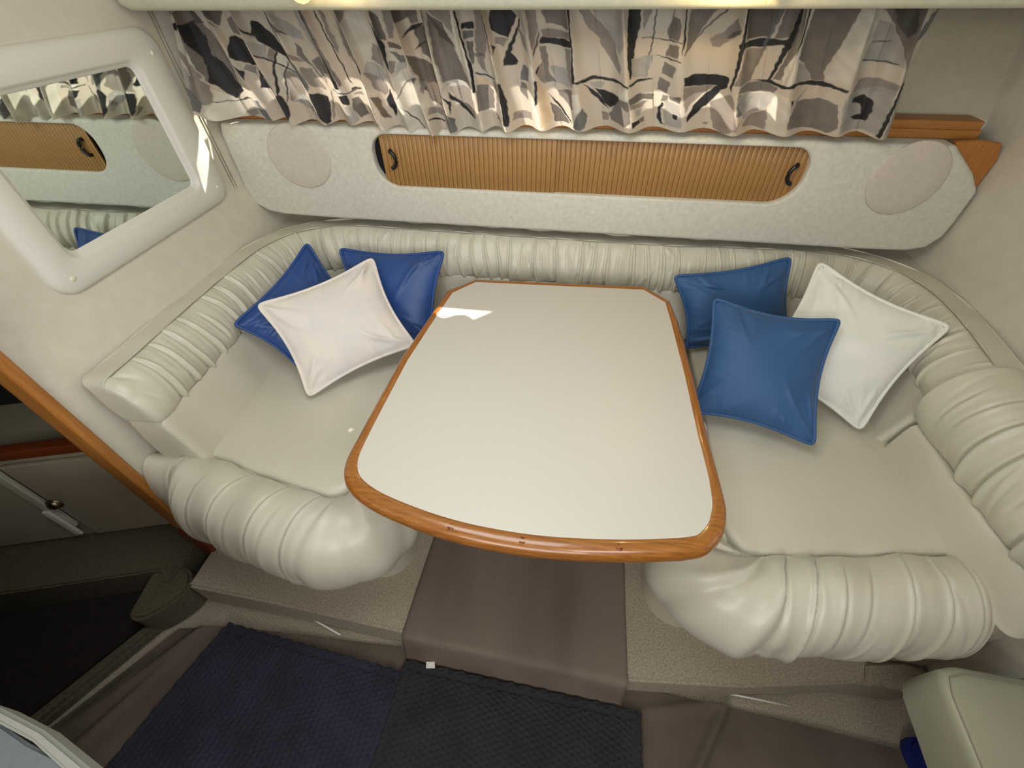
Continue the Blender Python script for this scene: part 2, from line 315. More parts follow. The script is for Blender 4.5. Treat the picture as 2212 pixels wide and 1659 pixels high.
def sweep(path, prof, inward, cs, depth, wid, dscale=None, slant=0., seed=0, step=.0032, capa=.04, capb=.04, curve=0., pl_range=(0, 1), zshift=None, noise_a=.0015, capx=.35):
    P, s = resample(np.array(path, float), step); T = np.gradient(P, axis=0); T /= np.linalg.norm(T, axis=1)[:, None]
    N = np.stack([-T[:, 1], T[:, 0]], 1) * inward
    pr = catmull([tuple(p) for p in prof], 6, True); pr = pr[np.linalg.norm(pr - np.roll(pr, 1, 0), axis=1) > 1e-5]
    n, k = len(P), len(pr)
    # t: position along the visible (pleated) run
    idx = np.arange(k) / k; t = (idx - pl_range[0]) / (pl_range[1] - pl_range[0])
    Dn = np.gradient(np.vstack([pr[-2:], pr, pr[:2]]), axis=0)[2:-2]; ln = np.linalg.norm(Dn, axis=1)[:, None] + 1e-9; pn = np.stack([Dn[:, 1], -Dn[:, 0]], 1) / ln
    cen = pr.mean(0)
    if ((pr - cen) * pn).sum() < 0: pn = -pn
    SS, TT = np.meshgrid(s, t, indexing='ij')
    Dp = pleats(SS, np.clip(TT, 0, 1), cs, depth, wid, slant, seed, curve=curve) * np.clip(TT * 12, 0, 1) * np.clip((1 - TT) * 10, 0, 1) * (TT > 0) * (TT < 1)
    ds = np.ones(n) if dscale is None else np.interp(s, [a for a, b in dscale], [b for a, b in dscale])
    zs = np.zeros(n) if zshift is None else np.interp(s, [a for a, b in zshift], [b for a, b in zshift])
    d0 = pr[None, :, 0] * ds[:, None] + Dp * pn[None, :, 0]; z = pr[None, :, 1] + Dp * pn[None, :, 1] + zs[:, None]
    nz = noise_a * (np.sin(SS * 23 + TT * 5 + seed) + np.sin(SS * 41 - TT * 7 + 2 * seed)); d0 = d0 + nz * pn[None, :, 0]; z = z + nz * pn[None, :, 1]
    G = np.empty((n, k, 3)); G[..., 0] = P[:, None, 0] + N[:, None, 0] * d0; G[..., 1] = P[:, None, 1] + N[:, None, 1] * d0; G[..., 2] = z
    def cap(G, row, tan, L):
        c = G[row].mean(0); out = []
        for a in np.linspace(0, 1, 9)[1:]:
            sc = math.cos(a * math.pi / 2) ** capx if a < 1 else .02
            out.append(c + (G[row] - c) * max(sc, .02) + np.array([tan[0], tan[1], 0]) * L * math.sin(a * math.pi / 2))
        return np.array(out)
    parts = [G]
    if capa: parts.insert(0, cap(G, 0, -T[0], capa)[::-1])
    if capb: parts.append(cap(G, -1, T[-1], capb))
    G = np.concatenate(parts); return grid(G, cv=True, caps=True), P, N, s

# curved backrest
seam = [(-1.122, .60), (-1.126, .72), (-1.135, 1.0), (-1.13, 1.22), (-1.105, 1.33), (-1.05, 1.415), (-.96, 1.468), (-.85, 1.490), (-.5, 1.488), (.25, 1.480), (.6, 1.498), (.84, 1.498), (.965, 1.455), (1.05, 1.365), (1.080, 1.24), (1.075, 1.10), (1.062, .99), (1.055, .945)]
U = catmull(seam, 10)
roll = [(-.062, .84), (-.064, .912), (-.060, .919), (-.002, .921), (-.002, .921), (.022, .909), (.046, .884), (.062, .850), (.070, .815), (.066, .782), (.052, .768), (.0, .765), (-.04, .77)]
_, sU = resample(U, .005); Ltot = sU[-1]
cs = []; x = .07
while x < Ltot - .05:
    cs.append(x); x += random.uniform(.052, .070) if (x < .8) else (random.uniform(.040, .054) if x < 2.75 else random.uniform(.055, .07))
br = thing('settee_backrest', 'curved cream vinyl backrest wrapping the dinette, gathered in vertical pleats', 'backrest', (0, 1.45, .6))
_, s0 = resample(U, .0032)
me, P_, N_, s_ = sweep(U, roll, -1, cs, .0125, .0046, slant=.012, seed=3, pl_range=(4.1 / 13, 10.3 / 13), capa=.030, capb=.02, capx=.28)
part('pleated_cushion', me, M['vinyl'], br)
ps = np.c_[P_[::2] + N_[::2] * .004, np.full(len(P_[::2]), .9215)]
tag(part('seam', tube(ps, .0013, 5), M['seam'], br), 'stitched seam along the top of the backrest')
band = [(-.05, .60), (-.05, .77), (.0, .772), (.050, .772), (.064, .762), (.083, .68), (.100, .612), (.102, .585), (.05, .58), (0, .58)]
me, *_ = sweep(U, band, -1, [], 0, .01, capa=.022, capb=.02, noise_a=.0012, capx=.2)
tag(part('lower_band', me, M['vinyl_flat'], br), 'smooth band below the pleats')
# right end backrest
sr = [(1.035, .935), (1.035, .85), (1.04, .70), (1.05, .50), (1.055, .40)]
rb = thing('end_backrest', 'separate thicker pleated backrest cushion at the right front end of the settee', 'backrest', (1.05, .7, .6))
roll2 = [(-.085, .84), (-.09, .90), (-.06, .925), (-.02, .928), (.02, .915), (.050, .885), (.070, .845), (.076, .80), (.066, .75), (.045, .722), (.0, .715), (-.05, .72)]
me, P_, N_, s_ = sweep(catmull(sr, 10), roll2, -1, [.045, .105, .165, .235, .30, .365, .43, .50], .010, .0058, slant=.03, seed=9, pl_range=(2.6 / 12, 9.4 / 12), capa=.012, capb=.02)
part('pleated_cushion', me, M['vinyl'], rb)
band2 = [(-.08, .60), (-.08, .715), (.0, .720), (.040, .720), (.056, .712), (.064, .68), (.070, .612), (.070, .59), (.03, .585), (0, .585)]
me, *_ = sweep(catmull([(1.035, .915), (1.035, .85), (1.04, .70), (1.06, .52), (1.075, .46)], 10), band2, -1, [], 0, .01, capa=.008, capb=.03, noise_a=.001)
tag(part('lower_band', me, M['vinyl_flat'], rb), 'smooth lower half of the end cushion')

# seat cushions
def cushion(poly, z, label, crown=.012):
    Pp, _ = resample(np.array(list(poly) + [poly[0]], float), .02); Pp = Pp[:-1]; c = Pp.mean(0); rows = []
    for f, dz in ((1.0, -.150), (1.0, -.022), (.994, -.008), (.978, -.001), (.95, .002), (.8, .006), (.6, .010), (.4, crown), (.2, crown), (.02, crown)):
        rows.append([(c[0] + (p[0] - c[0]) * f, c[1] + (p[1] - c[1]) * f, z + dz + .0015 * math.sin(p[0] * 9 * f + p[1] * 11)) for p in Pp])
    o = link('seat_cushion', grid(rows, cv=True, caps=True, angle=60), M['vinyl_flat']); tag(o, label, 'seat cushion', 'settee seat cushions'); return o
cushion([(-1.06, .607), (-1.035, .604), (-.824, .562), (-.66, .530)] + [(-.63 + .075 * math.sin(a), .600 - .075 * math.cos(a)) for a in np.linspace(.1, 1.5, 7)] + [(-.552, .66), (-.54, 1.12), (-.54, 1.38), (-1.06, 1.38)], .604, 'cream seat cushion of the left bench under the white and blue pillows')
cushion([(1.02, .600), (.98, .597), (.867, .580), (.56, .532)] + [(.525 - .072 * math.sin(a), .600 - .072 * math.cos(a)) for a in np.linspace(.1, 1.5, 7)] + [(.452, .66), (.462, 1.12), (.462, 1.38), (1.02, 1.38)][:0] + [(.453, .68), (.462, 1.12), (.462, 1.38), (1.03, 1.38)], .604, 'cream seat cushion of the right bench, bare towards the front')
cushion([(-.53, 1.06), (.455, 1.06), (.455, 1.39), (-.53, 1.39)], .602, 'cream middle seat cushion behind the far edge of the table')

# front bolsters
bprof = [(.0, .594), (.02, .607), (.16, .624), (.38, .634), (.62, .622), (.83, .588), (.96, .535), (1.0, .475), (.96, .425), (.85, .385), (.66, .358), (.35, .348), (-.10, .35), (-.20, .50), (-.12, .57)]
def bolster(path, inward, ds, cs, label, seed, zs=None, **kw):
    o = thing('seat_bolster', label, 'bolster', (path[3][0], path[3][1] - .1, .35), 'rolled seat bolsters')
    me, P, N, s = sweep(catmull(path, 12), bprof, inward, cs, kw.pop('depth', .0085), .0066, dscale=ds, seed=seed, pl_range=(.5 / 15, 11 / 15), zshift=zs, noise_a=.0035, **kw)
    part('pleated_cover', me, M['vinyl'], o); return o, P, N, s
LB = [(-1.192, .60), (-1.10, .605), (-1.03, .600), (-.90, .575), (-.75, .545), (-.65, .527), (-.60, .523), (-.565, .54), (-.550, .585), (-.550, .70), (-.545, .88), (-.54, 1.05)]
bolster(LB, -1, [(0, .105), (.05, .115), (.10, .125), (.15, .168), (.2, .185), (.45, .190), (.58, .195), (.66, .178), (.74, .135), (.9, .122), (1.3, .12)],
        [.05, .125, .20, .265, .345, .40, .475, .53, .575, .62, .66, .70, .76, .83, .90, .97, 1.04], 'rolled cream bolster wrapping the front of the left bench', 21, slant=-.045, curve=-.025, depth=.0062, capa=.006, capb=.01,
        zs=[(0, -.012), (.09, -.010), (.15, 0), (1.5, 0)])
RBp = [(1.125, .605), (1.06, .60), (.98, .597), (.86, .578), (.70, .553), (.56, .53), (.50, .524), (.462, .545), (.449, .59), (.451, .70), (.455, .88), (.46, 1.05)]
bolster(RBp, 1, [(0, .09), (.08, .15), (.16, .19), (.50, .185), (.62, .188), (.70, .178), (.80, .155), (1.0, .15), (1.3, .145)],
        [.06, .125, .19, .265, .33, .40, .46, .53, .59, .635, .68, .74, .80, .86, .92, .98, 1.04], 'fuller rolled cream bolster wrapping the front of the right bench', 33, slant=.05, curve=.055, capa=.012, capb=.01, depth=.0115)

# ------------------------------------------------------------------ side locker with sliding doors and speakers
lk = thing('side_locker', 'long cream padded locker along the hull with wooden tambour doors and round speaker covers', 'locker', (0, 1.5, .96))
FY = 1.46
out = [(-1.225, 1.268), (-1.240, 1.24), (-1.240, 1.06), (-1.225, 1.0), (-1.18, .972), (-1.12, .962), (-.9, .958), (0, .956), (.9, .955), (1.06, .958), (1.11, .972), (1.138, 1.01), (1.142, 1.06), (1.142, 1.15), (1.10, 1.198), (1.01, 1.268)]
hole = rrect(-.704, .660, 1.088, 1.250, [.055, .060, .080, .085], 10)
def face_with_hole(out, hole, y0, y1, rnd):
    # ring strips: rounded outer edge, front face, lip into the opening
    O, _ = resample(np.array(out + [out[0]], float), .012); O = O[:-1]
    H = np.array(hole)
    c = np.array([0., 1.13])
    # outer loop inset for the rounded edge
    T = np.roll(O, -1, 0) - np.roll(O, 1, 0); T /= np.linalg.norm(T, axis=1)[:, None]; Nn = np.stack([-T[:, 1], T[:, 0]], 1)
    if ((O + Nn * .01 - c) ** 2).sum() > ((O - c) ** 2).sum(): Nn = -Nn
    bm = bmesh.new()
    def ring(Q, y): return [bm.verts.new((q[0], y, q[1])) for q in Q]
    rings = [ring(O, y1)]
    for a in np.linspace(0, math.pi / 2, 6): rings.append(ring(O + Nn * rnd * (1 - math.cos(a)), y0 + rnd * (1 - math.sin(a))))
    for A, B in zip(rings[:-1], rings[1:]):
        for i in range(len(A)): bm.faces.new((A[i], A[(i + 1) % len(A)], B[(i + 1) % len(A)], B[i]))
    Th = np.roll(H, -1, 0) - np.roll(H, 1, 0); Th /= np.linalg.norm(Th, axis=1)[:, None] + 1e-9; Nh = np.stack([-Th[:, 1], Th[:, 0]], 1)
    hc = H.mean(0)
    if ((H + Nh * .01 - hc) ** 2).sum() < ((H - hc) ** 2).sum(): Nh = -Nh
    hr = [ring(H + Nh * .008, y0)]
    for a in np.linspace(.3, math.pi / 2, 4): hr.append(ring(H + Nh * .008 * (1 - math.sin(a)), y0 + .008 * (1 - math.cos(a))))
    hr.append(ring(H, y0 + .030))
    for A, B in zip(hr[:-1], hr[1:]):
        for i in range(len(A)): bm.faces.new((A[i], A[(i + 1) % len(A)], B[(i + 1) % len(A)], B[i]))
    bm.edges.ensure_lookup_table()
    es = []
    for L in (rings[-1], hr[0]):
        for i in range(len(L)): es.append(bm.edges.get((L[i], L[(i + 1) % len(L)])))
    bmesh.ops.triangle_fill(bm, use_beauty=True, use_dissolve=False, edges=es, normal=(0, -1, 0))
    bmesh.ops.recalc_face_normals(bm, faces=bm.faces)
    for f in bm.faces: f.smooth = True
    me = bpy.data.meshes.new('m'); bm.to_mesh(me); bm.free(); me.set_sharp_from_angle(angle=math.radians(50)); return me
part('face_panel', face_with_hole(out, hole, FY, 1.60, .014), M['suede'], lk)
def disc(cx, cz, rx, rz, tilt=0, n=48):
    prof = [(1.0, .004), (1.0, -.001), (.985, -.0035), (.95, -.005), (.6, -.0062), (.02, -.0065)]; a = np.linspace(0, 2 * np.pi, n, endpoint=False); rows = []
    for f, y in prof:
        rows.append([(cx + f * (rx * math.cos(t) * math.cos(tilt) - rz * math.sin(t) * math.sin(tilt)), FY + y, cz + f * (rx * math.cos(t) * math.sin(tilt) + rz * math.sin(t) * math.cos(tilt))) for t in a])
    return grid(rows, cv=True, caps=True, angle=60)
tag(part('speaker_cover', disc(-.973, 1.173, .112, .103), M['grille'], lk), 'round pinkish-beige cloth cover at the left end')
tag(part('speaker_cover', disc(.934, 1.178, .100, .103), M['grille'], lk), 'round pinkish-beige cloth cover at the right end')
tag(part('backing', box(-.76, .74, 1.495, 1.50, 1.03, 1.262), M['dark'], lk), 'backing panel coloured black for the shade inside the locker opening')  # near-black colour paints in the shade behind the doors
def tambour(x0, x1, yb, label, hx, flip):
    dm = bpy.data.meshes.new('m'); t = part('sliding_door', box(x0, x1, yb, yb + .006, 1.075, 1.262), M['groove'], lk); tag(t, label)
    sw = .0160; n = int(round((x1 - x0) / sw)); sw = (x1 - x0) / n
    base_me = box(-sw / 2 + .0005, sw / 2 - .0005, -.0022, .0005, 1.075, 1.2615, .0004, 1); base_me.materials.append(M['slat'])
    for k in range(n):
        s = bpy.data.objects.new('slat', base_me); COL.objects.link(s); s.parent = t; s.location = (x0 + (k + .5) * sw, yb, 0)
    # C-shaped black pull
    a = np.linspace(-1.25, 1.25, 14); sgn = flip
    P = [(hx + sgn * (.022 * math.cos(t_) - .008), yb - .013, 1.174 + .027 * math.sin(t_)) for t_ in a]
    P = [(P[0][0] - sgn * .002, yb - .003, P[0][2] - .001)] + P + [(P[-1][0] - sgn * .002, yb - .003, P[-1][2] + .001)]
    h = link('handle', tube(P, .0064, 8), M['black']); h.parent = t; h['label'] = 'black curved plastic pull'
    return t
tambour(-.676, -.090, 1.474, 'left tambour door, standing slightly ajar', -.640, 1)
tambour(-.094, .700, 1.482, 'right tambour door', .628, -1)
M['slat'].node_tree.nodes['Texture Coordinate'].outputs
# locker top filler, shelf trim and end piece
st = thing('shelf_trim', 'varnished teak fiddle rail running along the hull behind the locker top', 'shelf trim', (0, 1.6, 1.26))
part('rail', box(-1.235, 1.088, 1.522, 1.560, 1.269, 1.292, .003), M['teakM'], st)
part('cap', box(-1.235, 1.086, 1.528, 1.600, 1.290, 1.313, .004), M['teakM'], st)
tag(part('end_piece', prism([(1.012, 1.272), (1.072, 1.278), (1.130, 1.272), (1.148, 1.228), (1.146, 1.145), (1.120, 1.150)], 1.484, 1.50, 'Y', .002), M['teakV'], st), 'darker wooden corner filler at the right end')

# ------------------------------------------------------------------ mirror on the left bulkhead
mr = thing('wall_mirror', 'mirror in a moulded cream frame on the left bulkhead', 'mirror', (-1.23, 1.03, 1.06))
Y0, Y1, Z0, Z1 = .705, 1.365, 1.062, 1.532
mY0, mY1, mZ0, mZ1 = .790, 1.243, 1.148, 1.456
def ringx(y0, y1, z0, z1, r, x): return [(x, a, b) for a, b in rrect(y0, y1, z0, z1, r, 8)]
rows = [ringx(Y0, Y1, Z0, Z1, .055, -1.242), ringx(Y0, Y1, Z0, Z1, .055, -1.232), ringx(Y0 + .004, Y1 - .004, Z0 + .004, Z1 - .004, .053, -1.224), ringx(Y0 + .014, Y1 - .014, Z0 + .014, Z1 - .014, .048, -1.217),
        ringx(Y0 + .035, Y1 - .05, Z0 + .035, Z1 - .03, .04, -1.214), ringx(mY0 - .018, mY1 + .018, mZ0 - .018, mZ1 + .018, .033, -1.216), ringx(mY0 - .013, mY1 + .013, mZ0 - .013, mZ1 + .013, .030, -1.219),
        ringx(mY0 - .011, mY1 + .011, mZ0 - .011, mZ1 + .011, .028, -1.225), ringx(mY0 - .004, mY1 + .004, mZ0 - .004, mZ1 + .004, .024, -1.2265), ringx(mY0, mY1, mZ0, mZ1, .020, -1.233)]
part('frame', grid(rows, cv=True, recalc=True, angle=70), M['frame'], mr)
part('mirror_glass', prism(rrect(mY0 - .003, mY1 + .003, mZ0 - .003, mZ1 + .003, .02, 6), -1.240, -1.2325, 'X'), M['mirror'], mr)
for y, z in ((.747, 1.105), (1.315, 1.115), (1.315, 1.475)):
    G = lathe([(.0005, .004), (.004, .0035), (.0062, .0015), (.0065, 0), (.0085, -.001)], 16); G = np.stack([G[..., 2] - 1.2145, G[..., 0] + y, G[..., 1] + z], -1)
    part('screw_cap', grid(G, cv=True, recalc=True), M['cream_cap'], mr)

for q_ in (0, .012):
    o = link('trim_7', tube([(-1.239, 1.395 + q_, 1.56), (-1.239, 1.40 + q_, 1.40), (-1.239, 1.415 + q_, 1.07)], .0016, 5), M['seam']); o['kind'] = 'structure'; o['label'] = 'raised seam beside the mirror frame'
# ------------------------------------------------------------------ overhead beam and lamps
beam = [(1.295, 1.640), (1.285, 1.62), (1.284, 1.59), (1.290, 1.572), (1.302, 1.564), (1.318, 1.5625), (1.36, 1.5625), (1.36, 1.64)]
bmx = [-1.232, -1.225, -1.20, 1.13, 1.148]
rows = []
for i, x in enumerate(bmx):
    f = (.55, .85, 1, 1, 1)[i]; rows.append([(x, 1.34 + (y - 1.34) * f, 1.61 + (z - 1.61) * f) for y, z in beam])
struct('trim_5', grid(rows, cv=True, caps=True, angle=40), M['beam'], 'padded headliner beam above the curtains')
struct('ceiling.001', box(-1.238, XR, 1.296, 1.33, 1.632, 2.0), M['beam'], 'overhead face above the beam')
M['lamp_on'] = glow('lamp_glass_lit', (255, 214, 120), 3.0)
l1 = thing('ceiling_lamp', 'small round lit lamp under the headliner beam at the left', 'lamp', (-.69, 1.25, 1.60))
G = lathe([(.001, -.034), (.012, -.031), (.021, -.024), (.026, -.012), (.028, 0)], 24); G = G + np.array([-.690, 1.25, 1.612])
tag(part('lamp_shade', grid(G, cv=True, recalc=True), M['lamp_on'], l1), 'glowing round glass'); G = lathe([(.028, 0), (.034, .002), (.034, .012), (.001, .013)], 24) + np.array([-.690, 1.25, 1.612])
part('base', grid(G, cv=True, recalc=True), M['brass'], l1); part('bracket', box(-.697, -.683, 1.25, 1.296, 1.624, 1.636), M['brass'], l1)
l2 = thing('wall_lamp', 'lit lamp with a pointed parchment shade at the right of the beam', 'lamp', (.36, 1.25, 1.60))
bm_ = [(.347, 1.262, 1.5675), (.331, 1.235, 1.68), (.425, 1.235, 1.68), (.345, 1.285, 1.68), (.43, 1.285, 1.68), (.440, 1.26, 1.645)]
me = pydata([(.347, 1.262, 1.572), (.335, 1.235, 1.66), (.43, 1.235, 1.66), (.43, 1.29, 1.66), (.335, 1.29, 1.66)], [(0, 1, 2), (0, 2, 3), (0, 3, 4), (0, 4, 1), (1, 2, 3, 4)], False)
tag(part('lamp_shade', me, M['lamp_on'], l2), 'glowing pointed shade'); part('bracket', box(.37, .39, 1.285, 1.300, 1.63, 1.66), M['brass'], l2)
light('lamp_bulb_left', 'POINT', (-.60, 1.225, 1.60), .35, (1, .72, .36), .015)
light('lamp_bulb_right', 'POINT', (.27, 1.20, 1.61), 1.8, (1, .72, .32), .015)
# ------------------------------------------------------------------ curtains: printed cloth, print held as a colour attribute in the cloth's own (u, v)
CREAM = (216, 200, 180); PALE = (214, 208, 194); WHT = (228, 222, 208); TAN = (216, 190, 156); GR = (138, 128, 120); MG = (112, 104, 98); DG = (84, 78, 72); CH = (40, 39, 40); SL = (92, 96, 98); LG = (170, 166, 160); BRN = (92, 78, 66); BLK = (30, 29, 32)
PRINT = []
def a_(off, items):
    for c, pts in items: PRINT.append((c, [(off + x / 4.916, y / 4.916) for x, y in pts]))
a_(350, [
 (GR, [(100, 480), (330, 700), (380, 830), (240, 810), (120, 620)]), (GR, [(180, 830), (330, 800), (420, 900), (420, 1080), (320, 1120), (180, 980)]), (LG, [(130, 700), (200, 800), (200, 1000), (140, 1000)]),
 (PALE, [(110, 400), (300, 620), (270, 700), (110, 560)]), (SL, [(150, 960), (320, 1100), (240, 1240), (170, 1230)]), (WHT, [(430, 950), (600, 1110), (620, 1310), (480, 1310), (280, 1240), (430, 1080)]),
 (MG, [(160, 210), (370, 130), (450, 300), (640, 560), (660, 980), (590, 1080), (400, 860)]), (CH, [(210, 310), (380, 270), (440, 420), (470, 620), (560, 680), (670, 980), (570, 1080), (420, 880), (400, 650)]), (DG, [(360, 130), (460, 290), (380, 300)]),
 (CH, [(90, 300), (150, 290), (140, 380), (100, 370)]), (GR, [(70, 180), (140, 150), (140, 220), (80, 240)]),
 (DG, [(460, 130), (730, 130), (660, 310), (510, 200)]), (GR, [(480, 190), (650, 320), (560, 280)]), (MG, [(740, 240), (800, 180), (860, 420), (780, 380), (740, 310)]), (GR, [(740, 130), (830, 130), (860, 250), (790, 200)]),
 (CH, [(720, 410), (790, 410), (880, 490), (930, 580), (910, 710), (870, 710), (680, 600), (680, 540)]), (CH, [(680, 680), (780, 760), (760, 850), (730, 780)]), (GR, [(800, 690), (900, 730), (890, 810), (780, 740)]),
 (CH, [(930, 690), (950, 700), (930, 860), (900, 850)]), (CH, [(900, 850), (960, 860), (1030, 930), (1010, 975), (880, 950)]), (SL, [(770, 1070), (820, 1070), (920, 1330), (860, 1330), (790, 1250)]), (LG, [(720, 1100), (770, 1080), (790, 1230), (780, 1290)]), (GR, [(620, 1240), (740, 1190), (760, 1270), (650, 1310)]),
 (CH, [(420, 1080), (570, 1110), (690, 1060), (760, 1080), (690, 1080), (575, 1120), (430, 1090)]), (SL, [(860, 150), (940, 300), (1000, 360), (1080, 440), (940, 330)]), (CH, [(930, 300), (1040, 370), (1060, 400), (1000, 370)]),
 (CH, [(1060, 250), (1120, 260), (1210, 350), (1260, 430), (1330, 500), (1380, 620), (1390, 720), (1300, 600), (1230, 560), (1070, 440), (1030, 360)]), (LG, [(960, 420), (1140, 500), (1100, 640), (1010, 560)]), (GR, [(1160, 520), (1220, 550), (1170, 650), (1110, 620)]), (WHT, [(1230, 570), (1330, 640), (1370, 780), (1180, 690)]),
 (CH, [(1020, 560), (1490, 840), (1480, 850), (1020, 580)]), (CH, [(1240, 560), (1160, 740), (1170, 960), (1140, 980), (1140, 740), (1215, 560)]), (CH, [(1320, 660), (1250, 800), (1210, 1080), (1200, 1080), (1230, 800), (1310, 650)]), (GR, [(1240, 790), (1300, 760), (1400, 860), (1440, 950), (1330, 1120), (1230, 1070)]),
 (GR, [(1000, 700), (1060, 760), (1110, 940), (1050, 1030), (970, 740)]), (CH, [(1060, 1040), (1150, 970), (1200, 1090), (1220, 1180), (1180, 1290), (1100, 1190)]), (GR, [(1080, 1180), (1150, 1270), (1150, 1290), (1080, 1230)]), (LG, [(1240, 1080), (1400, 1180), (1500, 1250), (1520, 1250), (1480, 1060), (1400, 1010)]), (GR, [(1430, 1170), (1480, 1110), (1490, 1180), (1450, 1200)]),
 (SL, [(1190, 140), (1250, 170), (1320, 340), (1360, 500), (1300, 440), (1230, 290)]), (BRN, [(1300, 220), (1480, 390), (1380, 340), (1400, 380), (1330, 300)]), (LG, [(1320, 160), (1500, 260), (1600, 360), (1600, 430), (1500, 400), (1380, 290)]),
 (GR, [(1370, 500), (1580, 660), (1500, 640), (1400, 590)]), (MG, [(1520, 460), (1560, 520), (1600, 650), (1740, 940), (1700, 880), (1600, 690), (1500, 580)]), (MG, [(1620, 640), (1720, 600), (1760, 700), (1770, 780), (1700, 780), (1730, 900), (1650, 730)]), (GR, [(1500, 690), (1600, 740), (1700, 980), (1560, 900), (1510, 800)]), (SL, [(1370, 560), (1480, 700), (1540, 900), (1500, 1000), (1420, 820)]),
 (CH, [(1520, 960), (1600, 980), (1690, 1040), (1680, 1300), (1640, 1320), (1560, 1260), (1480, 1050)]), (GR, [(1750, 960), (1720, 1250), (1705, 1290), (1690, 1200), (1740, 970)]),
 (CH, [(1620, 120), (1700, 120), (1780, 480), (1830, 640), (1900, 930), (1810, 930), (1760, 600)]), (MG, [(1670, 120), (1730, 120), (1850, 600), (1940, 880), (1900, 880), (1770, 500)]), (LG, [(1560, 130), (1620, 130), (1760, 560), (1740, 600), (1640, 400)]), (WHT, [(1810, 930), (1950, 900), (1970, 1000), (1840, 1010)]), (CH, [(1830, 990), (1960, 985), (1975, 1085), (1900, 1070)]), (LG, [(1860, 1090), (2000, 1100), (2030, 1270), (1920, 1300)]),
 (CH, [(1850, 120), (1865, 120), (2040, 900), (2020, 870)]), (GR, [(1900, 130), (1930, 130), (2000, 520), (1990, 570), (1960, 520)]), (CH, [(1760, 940), (1970, 965), (2130, 930), (2130, 940), (1970, 980), (1760, 950)]), (GR, [(2020, 980), (2130, 970), (2140, 1000), (2030, 1000)]), (DG, [(2000, 1040), (2080, 1030), (2150, 1210), (2050, 1260), (2000, 1150)]), (GR, [(2020, 130), (2060, 300), (2120, 560), (2100, 650), (2060, 560)]),
])
